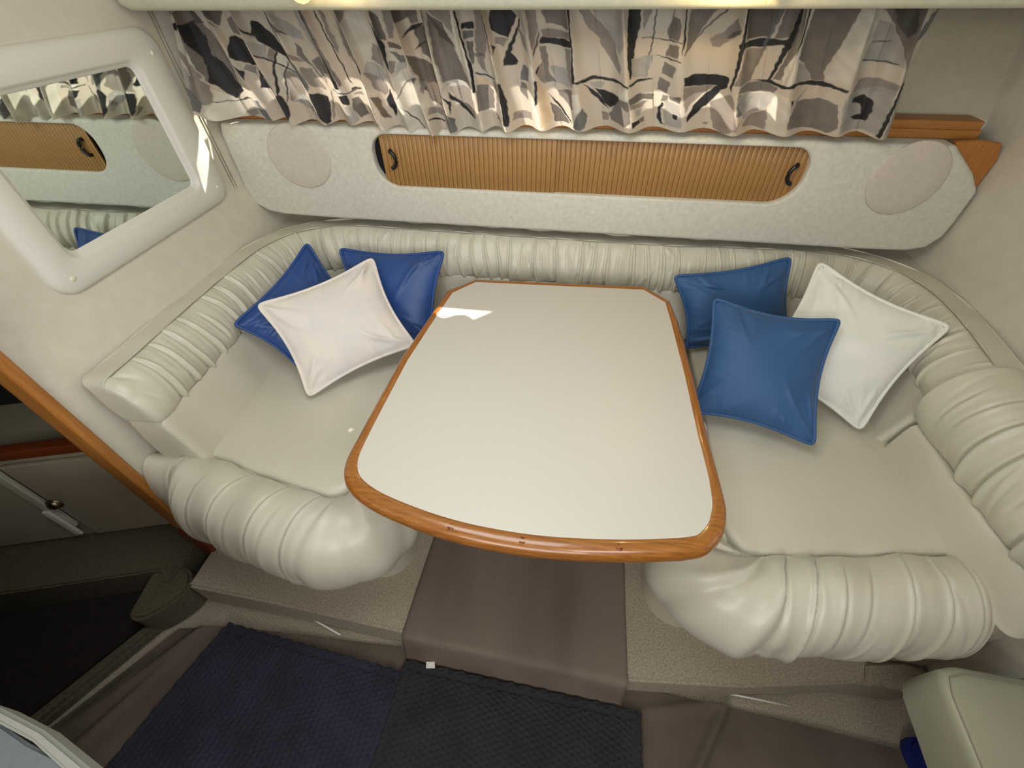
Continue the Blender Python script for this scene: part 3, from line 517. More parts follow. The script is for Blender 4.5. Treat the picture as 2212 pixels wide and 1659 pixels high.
a_(760, [
 (CH, [(70, 120), (120, 120), (160, 430), (230, 680), (240, 740), (190, 720), (130, 620), (150, 560)]), (CH, [(110, 930), (0, 955), (0, 935), (110, 920)]), (GR, [(0, 280), (70, 420), (100, 640), (50, 600)]), (CH, [(170, 880), (240, 900), (250, 950), (190, 930)]), (WHT, [(70, 650), (150, 700), (280, 960), (330, 1310), (220, 1300)]),
 (GR, [(100, 120), (250, 130), (170, 240), (130, 300)]), (PALE, [(180, 240), (300, 120), (400, 300), (460, 520), (420, 700), (280, 640), (160, 300)]), (LG, [(300, 620), (440, 700), (470, 780), (370, 850), (260, 740)]), (GR, [(260, 720), (420, 820), (450, 930), (400, 990), (330, 900)]), (GR, [(380, 450), (460, 480), (450, 700), (350, 620)]),
 (BRN, [(280, 960), (340, 980), (410, 1240), (360, 1200)]), (CH, [(470, 900), (500, 1100), (460, 1230), (400, 1040)]), (CH, [(420, 240), (480, 290), (560, 470), (550, 720), (500, 560)]), (DG, [(490, 130), (570, 200), (590, 420), (520, 400), (480, 260)]), (GR, [(610, 130), (680, 130), (660, 400), (610, 400)]),
 (DG, [(590, 430), (680, 450), (710, 490), (680, 510), (600, 490)]), (SL, [(590, 510), (700, 570), (750, 560), (740, 620), (680, 640), (640, 590)]), (GR, [(560, 610), (630, 620), (600, 720), (550, 730)]), (LG, [(640, 640), (760, 620), (700, 700), (600, 760)]), (PALE, [(550, 780), (800, 660), (900, 800), (920, 1250), (880, 1430), (620, 1360), (470, 1280)]),
 (CH, [(820, 765), (700, 840), (560, 995), (555, 985), (690, 835)]), (CH, [(520, 960), (700, 1230), (780, 1400), (770, 1400), (690, 1240)]), (LG, [(790, 800), (850, 800), (800, 880), (770, 860)]), (WHT, [(840, 760), (890, 800), (910, 1300), (830, 1400), (860, 1100)]), (DG, [(830, 740), (880, 770), (850, 830)]),
 (DG, [(700, 120), (960, 130), (960, 180), (770, 250), (730, 240)]), (MG, [(880, 190), (970, 150), (970, 250), (920, 260)]), (DG, [(930, 270), (1030, 280), (1040, 640), (970, 560), (930, 370)]), (CH, [(1030, 250), (920, 270), (820, 380), (900, 340)]), (CH, [(1040, 420), (940, 460), (890, 525), (950, 480)]), (BRN, [(830, 530), (1040, 680), (1050, 1160), (960, 1080), (900, 800)]), (GR, [(960, 850), (910, 970), (900, 820)]),
 (GR, [(930, 1130), (1040, 1200), (1040, 1270), (920, 1190)]), (CH, [(910, 1240), (1040, 1330), (1030, 1345), (910, 1260)]), (CH, [(1050, 120), (1090, 120), (1080, 700), (1060, 1100), (1040, 1100), (1060, 500)]), (WHT, [(1100, 130), (1135, 130), (1110, 600), (1140, 760), (1160, 890), (1120, 880), (1095, 640)]),
 (MG, [(1140, 150), (1300, 400), (1380, 720), (1440, 860), (1170, 840), (1130, 600)]), (DG, [(1150, 160), (1250, 260), (1340, 520), (1300, 480), (1220, 380)]), (GR, [(1150, 130), (1350, 130), (1340, 380), (1250, 250)]), (LG, [(1180, 860), (1430, 870), (1440, 960), (1180, 880)]), (GR, [(1200, 900), (1430, 920), (1430, 1260), (1350, 1260), (1240, 1050)]), (CH, [(1070, 880), (1120, 990), (1190, 1060), (1190, 1110), (1150, 1200), (1170, 1090), (1100, 990)]),
 (WHT, [(1360, 140), (1400, 130), (1470, 560), (1490, 680), (1440, 740), (1360, 640), (1340, 380)]), (CH, [(1410, 130), (1450, 140), (1490, 560), (1520, 700), (1500, 960), (1460, 960), (1480, 640)]), (SL, [(1050, 1130), (1190, 1260), (1190, 1390), (1120, 1410), (1050, 1360)]), (CH, [(1050, 1130), (1210, 1300), (1060, 1160)]), (CH, [(1180, 960), (1400, 1250), (1410, 1280), (1340, 1240), (1200, 1040)]),
 (CH, [(1490, 260), (1610, 250), (1600, 320), (1490, 320)]), (SL, [(1490, 340), (1600, 340), (1590, 400), (1490, 410)]), (DG, [(1500, 440), (1590, 430), (1560, 620), (1530, 680)]), (GR, [(1630, 120), (1690, 120), (1690, 400), (1640, 640), (1640, 800), (1580, 640)]), (MG, [(1570, 560), (1640, 570), (1640, 600), (1570, 600)]), (CH, [(1540, 750), (1720, 840), (1710, 850), (1540, 765)]), (TAN, [(1560, 790), (1640, 850), (1640, 930), (1530, 870)]),
 (MG, [(1530, 890), (1640, 910), (1670, 960), (1650, 1180), (1480, 1160), (1490, 1000)]), (WHT, [(1480, 1170), (1500, 1370), (1470, 1350)]), (GR, [(1680, 850), (1740, 880), (1740, 1310), (1660, 1300), (1690, 1000)]), (CH, [(1770, 850), (1810, 860), (1840, 1000), (1840, 1290), (1810, 1330), (1740, 1320), (1760, 1100)]), (WHT, [(1680, 210), (1740, 220), (1780, 640), (1760, 650), (1730, 500)]), (CH, [(1740, 180), (1765, 180), (1780, 560), (1760, 520)]),
 (CH, [(1880, 115), (2000, 115), (2060, 210), (2000, 330), (1960, 420), (1900, 380), (1830, 310), (1830, 220)]), (GR, [(1860, 400), (1960, 430), (1920, 510), (1850, 460)]), (CH, [(1800, 450), (1840, 490), (1790, 580), (1810, 510)]), (CH, [(2090, 230), (2110, 240), (1960, 570), (2010, 660), (2000, 710), (1870, 700), (1930, 560)]), (LG, [(2020, 130), (2120, 130), (2110, 240), (2060, 200)]), (GR, [(2060, 290), (2130, 400), (2140, 550), (2080, 480)]),
 (SL, [(2060, 680), (2110, 720), (2080, 860), (1990, 860), (2020, 760)]), (MG, [(2000, 880), (2060, 900), (2040, 1080), (1980, 980)]), (GR, [(1880, 1220), (2060, 1200), (2060, 1300), (1860, 1290)]), (CH, [(2170, 830), (2200, 840), (2170, 1060), (2110, 1110), (2110, 1000)]), (LG, [(2120, 110), (2180, 110), (2170, 640), (2150, 700)]),
])
a_(1180, [
 (WHT, [(60, 640), (120, 700), (60, 1100), (120, 1360), (30, 1350), (20, 1060)]), (TAN, [(140, 800), (230, 960), (230, 1280), (170, 1340), (90, 1340), (120, 1060)]), (GR, [(150, 140), (260, 120), (250, 330), (140, 540)]), (DG, [(260, 330), (220, 480), (140, 600), (140, 560)]), (CH, [(235, 640), (150, 770), (140, 740)]), (GR, [(150, 780), (230, 640), (230, 880), (180, 840)]),
 (MG, [(300, 120), (550, 120), (540, 340), (430, 290), (320, 280)]), (GR, [(270, 330), (550, 350), (550, 420), (270, 410)]), (CH, [(260, 410), (550, 430), (550, 500), (430, 495), (230, 470)]), (MG, [(230, 490), (290, 500), (280, 780), (330, 880), (230, 860)]), (GR, [(460, 510), (550, 510), (500, 860), (480, 920), (440, 800)]), (LG, [(290, 700), (460, 720), (460, 920), (330, 880)]),
 (CH, [(555, 120), (590, 120), (560, 560), (530, 860), (490, 860), (540, 560)]), (MG, [(330, 960), (480, 930), (460, 1160), (340, 1020)]), (CH, [(230, 980), (330, 1120), (430, 1320), (400, 1300), (300, 1120)]), (DG, [(240, 1080), (330, 1180), (400, 1330), (240, 1320)]),
 (WHT, [(480, 980), (560, 960), (560, 1130), (470, 1200)]), (SL, [(590, 1120), (620, 1230), (570, 1340), (510, 1390), (440, 1360), (480, 1230)]), (GR, [(700, 120), (770, 130), (960, 420), (1010, 720), (990, 770), (870, 560), (830, 410), (750, 310)]), (LG, [(790, 130), (1110, 120), (1090, 480), (1010, 580), (900, 320)]), (CH, [(500, 850), (750, 810), (980, 840), (1090, 880), (1080, 905), (970, 865), (750, 850), (570, 870)]),
 (CH, [(1100, 860), (1270, 830), (1360, 835), (1260, 860), (1100, 885)]), (CH, [(630, 870), (760, 1000), (850, 1190), (740, 1060)]), (CH, [(740, 940), (870, 980), (950, 1010), (950, 1070), (860, 1165), (810, 1110)]), (LG, [(690, 870), (840, 880), (800, 940), (720, 930)]), (MG, [(830, 1240), (950, 1040), (1070, 1040), (1060, 1290), (970, 1330), (850, 1310)]), (GR, [(770, 1210), (830, 1240), (820, 1320), (760, 1310)]), (WHT, [(960, 920), (1080, 920), (1070, 1030), (960, 1020)]),
 (CH, [(1220, 110), (1330, 110), (1300, 320), (1220, 560), (1160, 790), (1120, 820), (1120, 560)]), (GR, [(1340, 110), (1420, 110), (1330, 360), (1320, 300)]), (CH, [(1450, 120), (1460, 120), (1300, 800), (1290, 800)]), (CH, [(1610, 120), (1618, 120), (1550, 430), (1540, 430)]), (CH, [(1300, 425), (1500, 430), (1680, 455), (1680, 465), (1500, 442), (1300, 432)]), (CH, [(1370, 590), (1480, 600), (1650, 640), (1640, 650), (1480, 615)]),
 (MG, [(1600, 220), (1670, 230), (1670, 330), (1640, 440), (1530, 430), (1520, 340), (1570, 270)]), (MG, [(1530, 470), (1640, 490), (1610, 610), (1470, 590)]), (MG, [(1470, 650), (1580, 690), (1530, 810), (1430, 770)]), (MG, [(1410, 820), (1510, 860), (1460, 980), (1370, 950)]), (MG, [(1420, 1010), (1490, 1000), (1460, 1080), (1400, 1080)]), (LG, [(1180, 620), (1380, 600), (1290, 820), (1140, 800)]), (DG, [(1080, 1010), (1200, 985), (1330, 1000), (1320, 1070), (1220, 1060), (1080, 1080)]), (GR, [(1080, 1080), (1280, 1080), (1200, 1140), (1080, 1130)]),
 (CH, [(1080, 1280), (1160, 1265), (1160, 1310), (1080, 1350)]), (MG, [(1160, 1260), (1210, 1255), (1210, 1300), (1160, 1310)]), (LG, [(1140, 1160), (1220, 1150), (1180, 1220), (1140, 1230)]), (CH, [(1410, 1090), (1430, 1100), (1380, 1200), (1380, 1330), (1430, 1350), (1370, 1350), (1330, 1290), (1370, 1160)]), (DG, [(1490, 1000), (1610, 1000), (1600, 1060), (1490, 1040)]), (LG, [(1450, 1060), (1590, 1080), (1590, 1350), (1420, 1340), (1400, 1230)]), (CH, [(1510, 1190), (1560, 1200), (1550, 1250), (1510, 1250)]),
 (CH, [(1750, 120), (1765, 120), (1720, 440), (1660, 560), (1650, 570), (1700, 420)]), (MG, [(1810, 120), (2050, 120), (1970, 230), (1830, 420), (1700, 560), (1740, 420)]), (CH, [(2130, 115), (2145, 115), (1690, 580), (1680, 575)]), (GR, [(2190, 230), (2040, 370), (1940, 430), (1950, 510), (2010, 510), (2210, 350)]), (DG, [(2210, 330), (2110, 380), (2070, 430), (2200, 380)]),
 (CH, [(1670, 790), (1820, 775), (2080, 800), (2060, 900), (1990, 960), (1900, 1090), (1760, 1210), (1660, 1290), (1650, 1240), (1760, 1090), (1970, 910), (1650, 890)]), (GR, [(1640, 900), (1960, 910), (1680, 1120), (1640, 1200)]), (GR, [(1890, 1100), (2100, 960), (2120, 1060), (2130, 1360), (1980, 1410), (1900, 1380)]), (LG, [(1840, 600), (1840, 600), (1850, 600)]), (GR, [(1800, 1350), (1870, 1320), (1850, 1360)]),
])
a_(1600, [
 (DG, [(290, 120), (560, 120), (430, 420), (240, 420)]), (CH, [(240, 120), (300, 120), (170, 540), (30, 940), (20, 900)]), (CH, [(120, 460), (330, 430), (640, 440), (640, 480), (420, 510), (120, 500)]), (SL, [(560, 120), (590, 120), (440, 430), (280, 800), (270, 790), (400, 470)]), (MG, [(590, 120), (700, 120), (590, 420), (470, 430)]), (CH, [(700, 120), (750, 120), (650, 420), (550, 600), (430, 860), (410, 840), (530, 550), (600, 400)]), (MG, [(760, 120), (800, 120), (680, 500), (520, 830), (450, 850), (560, 600)]),
 (GR, [(230, 520), (410, 520), (290, 800), (270, 860), (60, 870)]), (MG, [(140, 880), (380, 860), (490, 920), (450, 990), (110, 950)]), (CH, [(280, 845), (420, 845), (520, 885), (700, 845), (860, 855), (1160, 915), (1150, 940), (960, 925), (840, 900), (690, 885), (520, 920), (400, 875)]), (WHT, [(800, 120), (830, 120), (700, 480), (530, 880), (560, 700), (690, 500)]), (CH, [(840, 120), (860, 120), (740, 440), (640, 600), (690, 480)]), (WHT, [(880, 120), (910, 120), (760, 460), (640, 860), (560, 880), (690, 560)]),
 (MG, [(900, 120), (1250, 120), (1080, 520), (950, 760), (940, 870), (850, 850), (780, 650), (700, 600), (800, 380)]), (LG, [(700, 640), (790, 680), (850, 850), (680, 860)]), (PALE, [(1260, 120), (1480, 130), (1440, 330), (1280, 680), (1170, 880), (950, 840), (1090, 520)]), (LG, [(1450, 250), (1540, 310), (1600, 500), (1640, 700), (1300, 640), (1400, 420)]), (CH, [(1390, 452), (1540, 465), (1540, 472), (1390, 462)]), (CH, [(1300, 625), (1580, 670), (1580, 680), (1300, 640)]),
 (MG, [(1490, 130), (1880, 130), (1780, 480), (1690, 680), (1640, 700), (1600, 480)]), (DG, [(1560, 130), (1720, 140), (1700, 340), (1640, 420), (1560, 300)]), (PALE, [(1900, 130), (1930, 130), (1840, 380), (1740, 560), (1690, 830), (1640, 830), (1680, 640)]), (SL, [(1960, 140), (2010, 130), (1900, 360), (1760, 520), (1800, 430)]), (LG, [(2010, 130), (2160, 140), (2080, 250), (1880, 400)]), (CH, [(2060, 320), (2020, 410), (1870, 465), (1950, 390)]),
 (GR, [(1280, 830), (1430, 820), (1580, 860), (1540, 960), (1200, 960)]), (LG, [(1180, 950), (1550, 900), (1480, 1200), (1400, 1400), (1060, 1380), (1100, 1080)]), (CH, [(1210, 1010), (1330, 1010), (1380, 1070), (1370, 1180), (1320, 1290), (1220, 1280), (1190, 1230), (1280, 1210), (1290, 1100), (1200, 1060)]), (CH, [(1600, 860), (1780, 825), (1640, 1040), (1680, 940), (1600, 960), (1510, 1140), (1410, 1430), (1370, 1420), (1460, 1180), (1560, 960)]), (LG, [(1620, 950), (1650, 950), (1470, 1430), (1420, 1430)]),
 (MG, [(700, 1060), (900, 1045), (1060, 1080), (1050, 1200), (1040, 1320), (930, 1400), (560, 1340), (580, 1230)]), (CH, [(620, 1030), (660, 1030), (610, 1110)]), (LG, [(830, 910), (730, 1040), (600, 1170), (640, 1080)]), (GR, [(380, 1170), (390, 1250), (350, 1400), (130, 1340), (200, 1250)]), (PALE, [(470, 960), (600, 1000), (600, 1200), (530, 1410), (370, 1400), (400, 1150)]), (CH, [(150, 1260), (60, 1340), (70, 1320)]), (SL, [(110, 960), (280, 1040), (150, 1200), (80, 1200)]), (LG, [(90, 980), (470, 990), (380, 1160), (160, 1260)]),
])
def inpoly(X, Y, P):
    c = np.zeros(X.shape, bool); n = len(P); j = n - 1
    for i in range(n):
        xi, yi = P[i]; xj, yj = P[j]
        if abs(yi - yj) > 1e-9: c ^= ((yi > Y) != (yj > Y)) & (X < (xj - xi) * (Y - yi) / (yj - yi) + xi)
        j = i
    return c
cm = bpy.data.materials.new('printed_curtain_cloth'); cm.use_nodes = True; nt = cm.node_tree; b = nt.nodes['Principled BSDF']; b.inputs['Roughness'].default_value = .6
at = nt.nodes.new('ShaderNodeAttribute'); at.attribute_name = 'print'; nt.links.new(at.outputs['Color'], b.inputs['Base Color'])
b.inputs['Sheen Weight'].default_value = .1
tl = nt.nodes.new('ShaderNodeBsdfTranslucent'); nt.links.new(at.outputs['Color'], tl.inputs[0]); ms = nt.nodes.new('ShaderNodeMixShader'); ms.inputs[0].default_value = .38
nt.links.new(b.outputs[0], ms.inputs[1]); nt.links.new(tl.outputs[0], ms.inputs[2]); nt.links.new(ms.outputs[0], nt.nodes['Material Output'].inputs[0])
RT = np.array([-.03, .012, .036, .083, .136, .19, .2425, .285, .323, .365, .409, .447, .499, .558, .626, .695, .774, .837, .9186, .971, 1.03])
RB = np.array([-.05, .03, .099, .137, .193, .239, .29, .330, .368, .399, .445, .488, .538, .593, .663, .735, .805, .872, .941, .993, 1.05])
HP = np.array([255, 262, 266, 270, 268, 265, 266, 275, 292, 287, 283, 284, 279, 283, 283, 283, 287, 288, 288, 292, 292.])
def curtain(u0t, u0b, u1t, u1b, nu, label, dy):
    nv = 210; V = np.linspace(0, 1, nv)[None, :].repeat(nu, 0); a = np.linspace(0, 1, nu)[:, None].repeat(nv, 1)
    U_ = (u0t + (u1t - u0t) * a) * (1 - V) + (u0b + (u1b - u0b) * a) * V
    ph = np.empty_like(U_)
    for j in range(nv):
        v = V[0, j]; rr = RT * (1 - v) + RB * v; ph[:, j] = np.interp(U_[:, j], rr, np.arange(len(rr)))
    c = .5 + .5 * np.cos(2 * np.pi * ph); pw = 5.0 * (1 - V) ** 1.5 + 1.3
    k = np.floor(ph + .5); am = 1 + .35 * np.sin(k * 2.4)
    rid = c ** pw * am
    sub = .18 * (1 - V * .5) * np.sin(ph * 2 * np.pi * 3 + 1.3 * k) * (1 - c)
    amp = .020 + .016 * V
    Y = 1.468 + dy - amp * rid - .006 * sub - .004 * np.sin(V * 9 + k)
    xsh = .010 * np.sin(2 * np.pi * ph) * (1 - V) ** .7 * am     # cloth folds over beside each ridge
    X = (-1.226 + 2.013 * U_) * (1 - V) + (-1.222 + 2.022 * U_) * V - xsh
    hem = np.interp(U_, [0, .06, .14, .25, .36, .44, .5, .56, .66, .8, 1.], [1.315, 1.292, 1.280, 1.284, 1.262, 1.276, 1.286, 1.286, 1.290, 1.290, 1.294])
    hem = hem - .004 * c + .004 * (1 - c)
    Z = 1.648 * (1 - V) + hem * V
    # the free left edge leans forward into the cabin towards its hem
    e = np.clip(1 - U_ / .10, 0, 1) ** 1.5 * V; Y = Y - .12 * e; X = np.maximum(X + .012 * e, -1.226)
    fold = np.exp(-((U_ - (.325 * (1 - V) + .372 * V)) / .006) ** 2) * np.clip((V - .12) * 5, 0, 1); Y = Y - .020 * fold
    me = grid(np.stack([X, Y, Z], -1))
    # print, in cloth coordinates
    px = (365 + 1670 * U_) * (1 - V) + (385 + 1515 * U_) * V; hy = np.interp(U_, RB, HP); v2 = np.clip((V - .235) / .765, 0, 1); py = 22 + (hy - 22) * v2
    wob = .9 * np.sin(px * .16 + py * .11) + .6 * np.sin(py * .33 - px * .13); wb2 = .9 * np.sin(px * .14 - py * .17 + 1) + .5 * np.sin(px * .31 + py * .25)
    qx, qy = px + wob, py + wb2
    n1 = .5 + .5 * np.sin(px * .021 + 2 * np.sin(py * .03)) * np.sin(py * .027 + px * .008 + 1)
    col = np.array(lin((212, 196, 176))[:3]) * (1 - n1[..., None]) + np.array(lin((206, 199, 185))[:3]) * n1[..., None]
    wash = .88 + .22 * (.5 + .5 * np.sin(px * .11 + 1.7 * np.sin(py * .07)) * np.sin(py * .09 - px * .05))
    for ci, (cc, P) in enumerate(PRINT):
        xs = [p[0] for p in P]; ys = [p[1] for p in P]
        mk = (qx > min(xs) - 1) & (qx < max(xs) + 1) & (qy > min(ys) - 1) & (qy < max(ys) + 1)
        if not mk.any(): continue
        idx = np.where(mk); cov = sum(inpoly(qx[idx] + ox, qy[idx] + oy, P).astype(float) for ox, oy in ((-.6, -.3), (.6, .3), (-.3, .6), (.3, -.6))) / 4
        on = cov > 0; ii = (idx[0][on], idx[1][on]); cv = cov[on][:, None]
        L = np.array(lin(cc)[:3]); wsh = wash[ii][:, None]
        tgt = L * (.8 + .4 * (wsh - .88) / .22) if cc == CH else col[ii] * .12 + .88 * L * wsh
        col[ii] = col[ii] * (1 - cv) + tgt * cv
    ca = me.color_attributes.new('print', 'FLOAT_COLOR', 'POINT'); ca.data.foreach_set('color', np.concatenate([col.reshape(-1, 3), np.ones((nu * nv, 1))], 1).astype(np.float32).ravel())
    o = link('curtain', me, cm); tag(o, label, 'curtain', 'window curtains'); return o
curtain(0, 0, .452, .462, 620, 'left pleated curtain with a grey and black brushstroke print, flaring out over the bulkhead', .006)
curtain(.430, .445, 1, 1, 760, 'right pleated curtain with a grey and black brushstroke print, ending short of the right bulkhead', -.006)
tk = link('curtain_track', box(-1.226, .80, 1.462, 1.474, 1.648, 1.655), M['white']); tag(tk, 'white curtain track hidden behind the headliner beam', 'curtain track')

# ------------------------------------------------------------------ table
tb = thing('dinette_table', 'cream laminate dinette table edged in varnished teak, on a pedestal', 'table', (-.05, .85, .15))
oc = catmull([(.345, .66), (.352, .52), (.350, .47), (.334, .425), (.300, .388), (.255, .372)], 5)
oc2 = catmull([(.255, .372), (.14, .352), (.0, .338), (-.12, .339), (-.22, .350), (-.32, .372), (-.38, .392), (-.425, .418), (-.450, .450), (-.460, .490), (-.459, .54)], 5)
outer = [(.236, 1.286), (.316, 1.205), (.330, 1.10), (.341, .86)] + [tuple(p) for p in oc] + [tuple(p) for p in oc2[1:]] + [(-.457, .62), (-.452, .82), (-.428, 1.04), (-.412, 1.17), (-.328, 1.252)]
O = np.array(outer); n = len(O)
T = np.roll(O, -1, 0) - np.roll(O, 1, 0); T /= np.linalg.norm(T, axis=1)[:, None]
e1 = O - np.roll(O, 1, 0); e1 /= np.linalg.norm(e1, axis=1)[:, None]; e2 = np.roll(O, -1, 0) - O; e2 /= np.linalg.norm(e2, axis=1)[:, None]
Nn = np.stack([T[:, 1], -T[:, 0]], 1); c0 = np.array([-.05, .8])
if ((O + Nn * .05 - c0) ** 2).sum() > ((O - c0) ** 2).sum(): Nn = -Nn
mit = 1 / np.clip(np.abs(Nn[:, 0] * e2[:, 1] - Nn[:, 1] * e2[:, 0]), .6, 1)
wdt = np.where(O[:, 1] < .45, .034, np.where(O[:, 1] < .56, .034 - (O[:, 1] - .45) * .07, np.where(O[:, 1] > 1.2, .020, .0265)))
I = O + Nn * (wdt * mit)[:, None]
zt, zb = .872, .832
rp = []   # rim section: outer bullnose
for i in range(n):
    wd = I[i] - O[i]; L = []
    for fr, z in ((1, zt - .004), (1, zt - .001), (.80, zt + .0015), (.5, zt + .002), (.25, zt - .001), (.09, zt - .007), (.0, zt - .017), (.02, zt - .027), (.12, zt - .035), (.35, zb), (1, zb)):
        q = O[i] + wd * fr; L.append((q[0], q[1], z))
    rp.append(L)
rp = np.array(rp)
iy = [i for i in range(n)]
def seg(i0, i1, mt, label=None):
    ids = [k % n for k in range(i0, i1 + 1)]; A = rp[ids].copy()
    o = part('rim', grid(A, cv=True, caps=True, angle=45), mt, tb)
    if label: o['label'] = label
iR = next(i for i in range(n) if i > 3 and O[i, 1] < .505); iLft = next(i for i in range(iR + 3, n) if O[i, 0] < -.44 and O[i, 1] > .52)
seg(0, 1, M['teakX'], 'short teak edge across the right rear corner'); seg(1, iR, M['teakY'], 'right side teak edge'); seg(iR, iLft, M['teakX'], 'broad rounded glossy front edge')
seg(iLft, n - 2, M['teakY'], 'left side teak edge'); seg(n - 2, n - 1, M['teakX'], 'short teak edge across the left rear corner'); seg(n - 1, n, M['teakX'], 'rear teak edge')
top = np.array([[(p[0], p[1], z) for p in I + (I - O) * s] for s, z in ((-.02, zt - .01), (-.02, zt), (.3, zt))] + [[(c0[0] + (p[0] - c0[0]) * .02, c0[1] + (p[1] - c0[1]) * .02, zt) for p in I]])
part('table_top', grid(top, cv=True, caps=True, smooth=False), M['lam'], tb)
part('core', prism([tuple(p) for p in I + (I - O) * .2], zb + .002, zt - .004, 'Z'), M['cab'], tb)
for (x, y) in ((-.185, .3625), (-.045, .3555), (.135, .3690)):
    G = lathe([(.0005, .0006), (.0068, .0005), (.0072, -.004)], 16) + np.array([x, y, zt + .0012]); tag(part('plug', grid(G, cv=True, recalc=True), M['plug'], tb), 'round wooden plug in the front edge')
G = lathe([(.001, .682), (.14, .682), (.14, .67), (.05, .665), (.036, .64), (.036, .03), (.10, .018), (.11, 0), (.001, 0)], 24) + np.array([-.06, .86, .15])
part('pedestal', grid(G, cv=True, recalc=True, angle=40), M['brass'], tb)

# ------------------------------------------------------------------ pillows
def pillow(label, mt, corners, T=.075, seed=0, concave=.115, wr=.011, f=(1, 1, 1, 1), group='scatter pillows', curl=None):
    r = np.random.default_rng(seed); C4 = [Vector(c) for c in corners]; cen = sum(C4, Vector()) / 4; C4 = [cen + (c - cen) * 1.05 for c in C4]; C4 = [Vector((0, 0, 1.65)) + (c - Vector((0, 0, 1.65))) * ff for c, ff in zip(C4, f)]; cen = sum(C4, Vector()) / 4
    N0 = (C4[1] - C4[3]).cross(C4[2] - C4[0]).normalized()
    if N0.dot(Vector((0, 0, 1.65)) - cen) < 0: N0 = -N0
    n = 72; u = np.linspace(-1, 1, n); Ug, Vg = np.meshgrid(u, u, indexing='ij')
    # rounded, ear-like corners and pulled-in edges
    uu = Ug * (1 - concave * (1 - Vg ** 2) ** 1.2) * (1 - .035 * (np.abs(Ug * Vg)) ** 14); vv = Vg * (1 - concave * (1 - Ug ** 2) ** 1.2) * (1 - .035 * (np.abs(Ug * Vg)) ** 14)
    cx = np.array([tuple(c) for c in C4])
    B = lambda a, b_: ((1 - a) * (1 - b_) / 4)[..., None] * cx[0] + ((1 + a) * (1 - b_) / 4)[..., None] * cx[1] + ((1 + a) * (1 + b_) / 4)[..., None] * cx[2] + ((1 - a) * (1 + b_) / 4)[..., None] * cx[3]
    base_ = B(uu, vv); N = np.array(N0)
    h = ((1 - Ug ** 2) * (1 - Vg ** 2)).clip(0) ** .55
    h = h * (1 + .10 * np.sin(Ug * 2.1 + seed) * np.cos(Vg * 1.7 + 2 * seed))
    def wrk(sd):
        rr = np.random.default_rng(sd); W = np.zeros_like(Ug)
        for k in range(16):      # long folds running from corners / edges into the body
            cxx, cyy = [(-1, -1), (1, -1), (1, 1), (-1, 1)][k % 4]; ang = math.atan2(-cyy, -cxx) + rr.normal(0, .45); dx, dy = math.cos(ang), math.sin(ang)
            ox = cxx + rr.normal(0, .13); oy = cyy + rr.normal(0, .13); al = (Ug - ox) * dx + (Vg - oy) * dy; ac = -(Ug - ox) * dy + (Vg - oy) * dx + .10 * np.sin(al * 3 + k)
            ln = rr.uniform(.35, 1.0); W += rr.uniform(.4, 1.1) * np.exp(-(ac / (.028 + .04 * al.clip(0))) ** 2) * np.exp(-((al - .35) / (ln * .5)) ** 2)
        for k in range(34):      # short gathers along the piped edges
            sd_ = k % 4; p = rr.uniform(-.85, .85); A, Bq = (Ug, Vg) if sd_ < 2 else (Vg, Ug); s_ = 1 if sd_ % 2 else -1
            dist = 1 - s_ * Bq; W += rr.uniform(.3, .9) * np.exp(-((A - p - rr.normal(0, .15) * dist) / .035) ** 2) * np.exp(-(dist / .16)) * (dist * 9).clip(0, 1)
        return W * ((1 - Ug ** 2) * (1 - Vg ** 2)).clip(0) ** .25
    front = base_ + N * (T * h + wr * (wrk(seed + 5) - .6) * (h > 0))[..., None]; back = base_ - N * (T * .62 * h)[..., None]
    if curl:
        for (i, j, amt) in curl:
            wgt = (((1 + i * Ug) / 2 * (1 + j * Vg) / 2)) ** 5; front = front + N * (amt * wgt)[..., None]; back = back + N * (amt * wgt)[..., None]; base_ = base_ + N * (amt * wgt)[..., None]
    for A in (front, back, base_): A[..., 2] = np.maximum(A[..., 2], .6125)
    V_ = np.concatenate([front.reshape(-1, 3), back.reshape(-1, 3)]); F = []; K = n * n
    for i in range(n - 1):
        for j in range(n - 1):
            a = i * n + j; F.append((a, a + n, a + n + 1, a + 1)); F.append((K + a, K + a + 1, K + a + n + 1, K + a + n))
    me = bpy.data.meshes.new('m'); me.from_pydata(V_.tolist(), [], F); bm = bmesh.new(); bm.from_mesh(me); bmesh.ops.remove_doubles(bm, verts=bm.verts, dist=.0004); bmesh.ops.recalc_face_normals(bm, faces=bm.faces)
    for f in bm.faces: f.smooth = True
    bm.to_mesh(me); bm.free()
    t = thing('scatter_pillow', label, 'pillow', tuple(cen + Vector((0, 0, -.0))), group); t.location.z = .61
    part('cover', me, mt, t)
    ed = [base_[i, 0] for i in range(n)] + [base_[n - 1, j] for j in range(1, n)] + [base_[i, n - 1] for i in range(n - 2, -1, -1)] + [base_[0, j] for j in range(n - 2, 0, -1)]
    E_ = np.array(ed); 
    for _ in range(2): E_ = (np.roll(E_, 1, 0) + 2 * E_ + np.roll(E_, -1, 0)) / 4
    E_[:, 2] = np.maximum(E_[:, 2], .612)
    part('piping', tube(E_, .0052, 8, closed=True), mt, t); return t
pillow('blue pillow propped steeply in the left corner, half hidden behind the white pillow', M['cloth_b'], [(-.985, 1.345, .905), (-.76, 1.22, .68), (-.905, .970, .632), (-1.095, .992, .795)], .055, 11, wr=.013, f=(.97, 1, 1, .965))
pillow('blue pillow standing upright against the hull backrest beside the rear left corner of the table', M['cloth_b'], [(-.858, 1.350, .890), (-.474, 1.360, .900), (-.50, 1.165, .642), (-.80, 1.19, .642)], .060, 12)
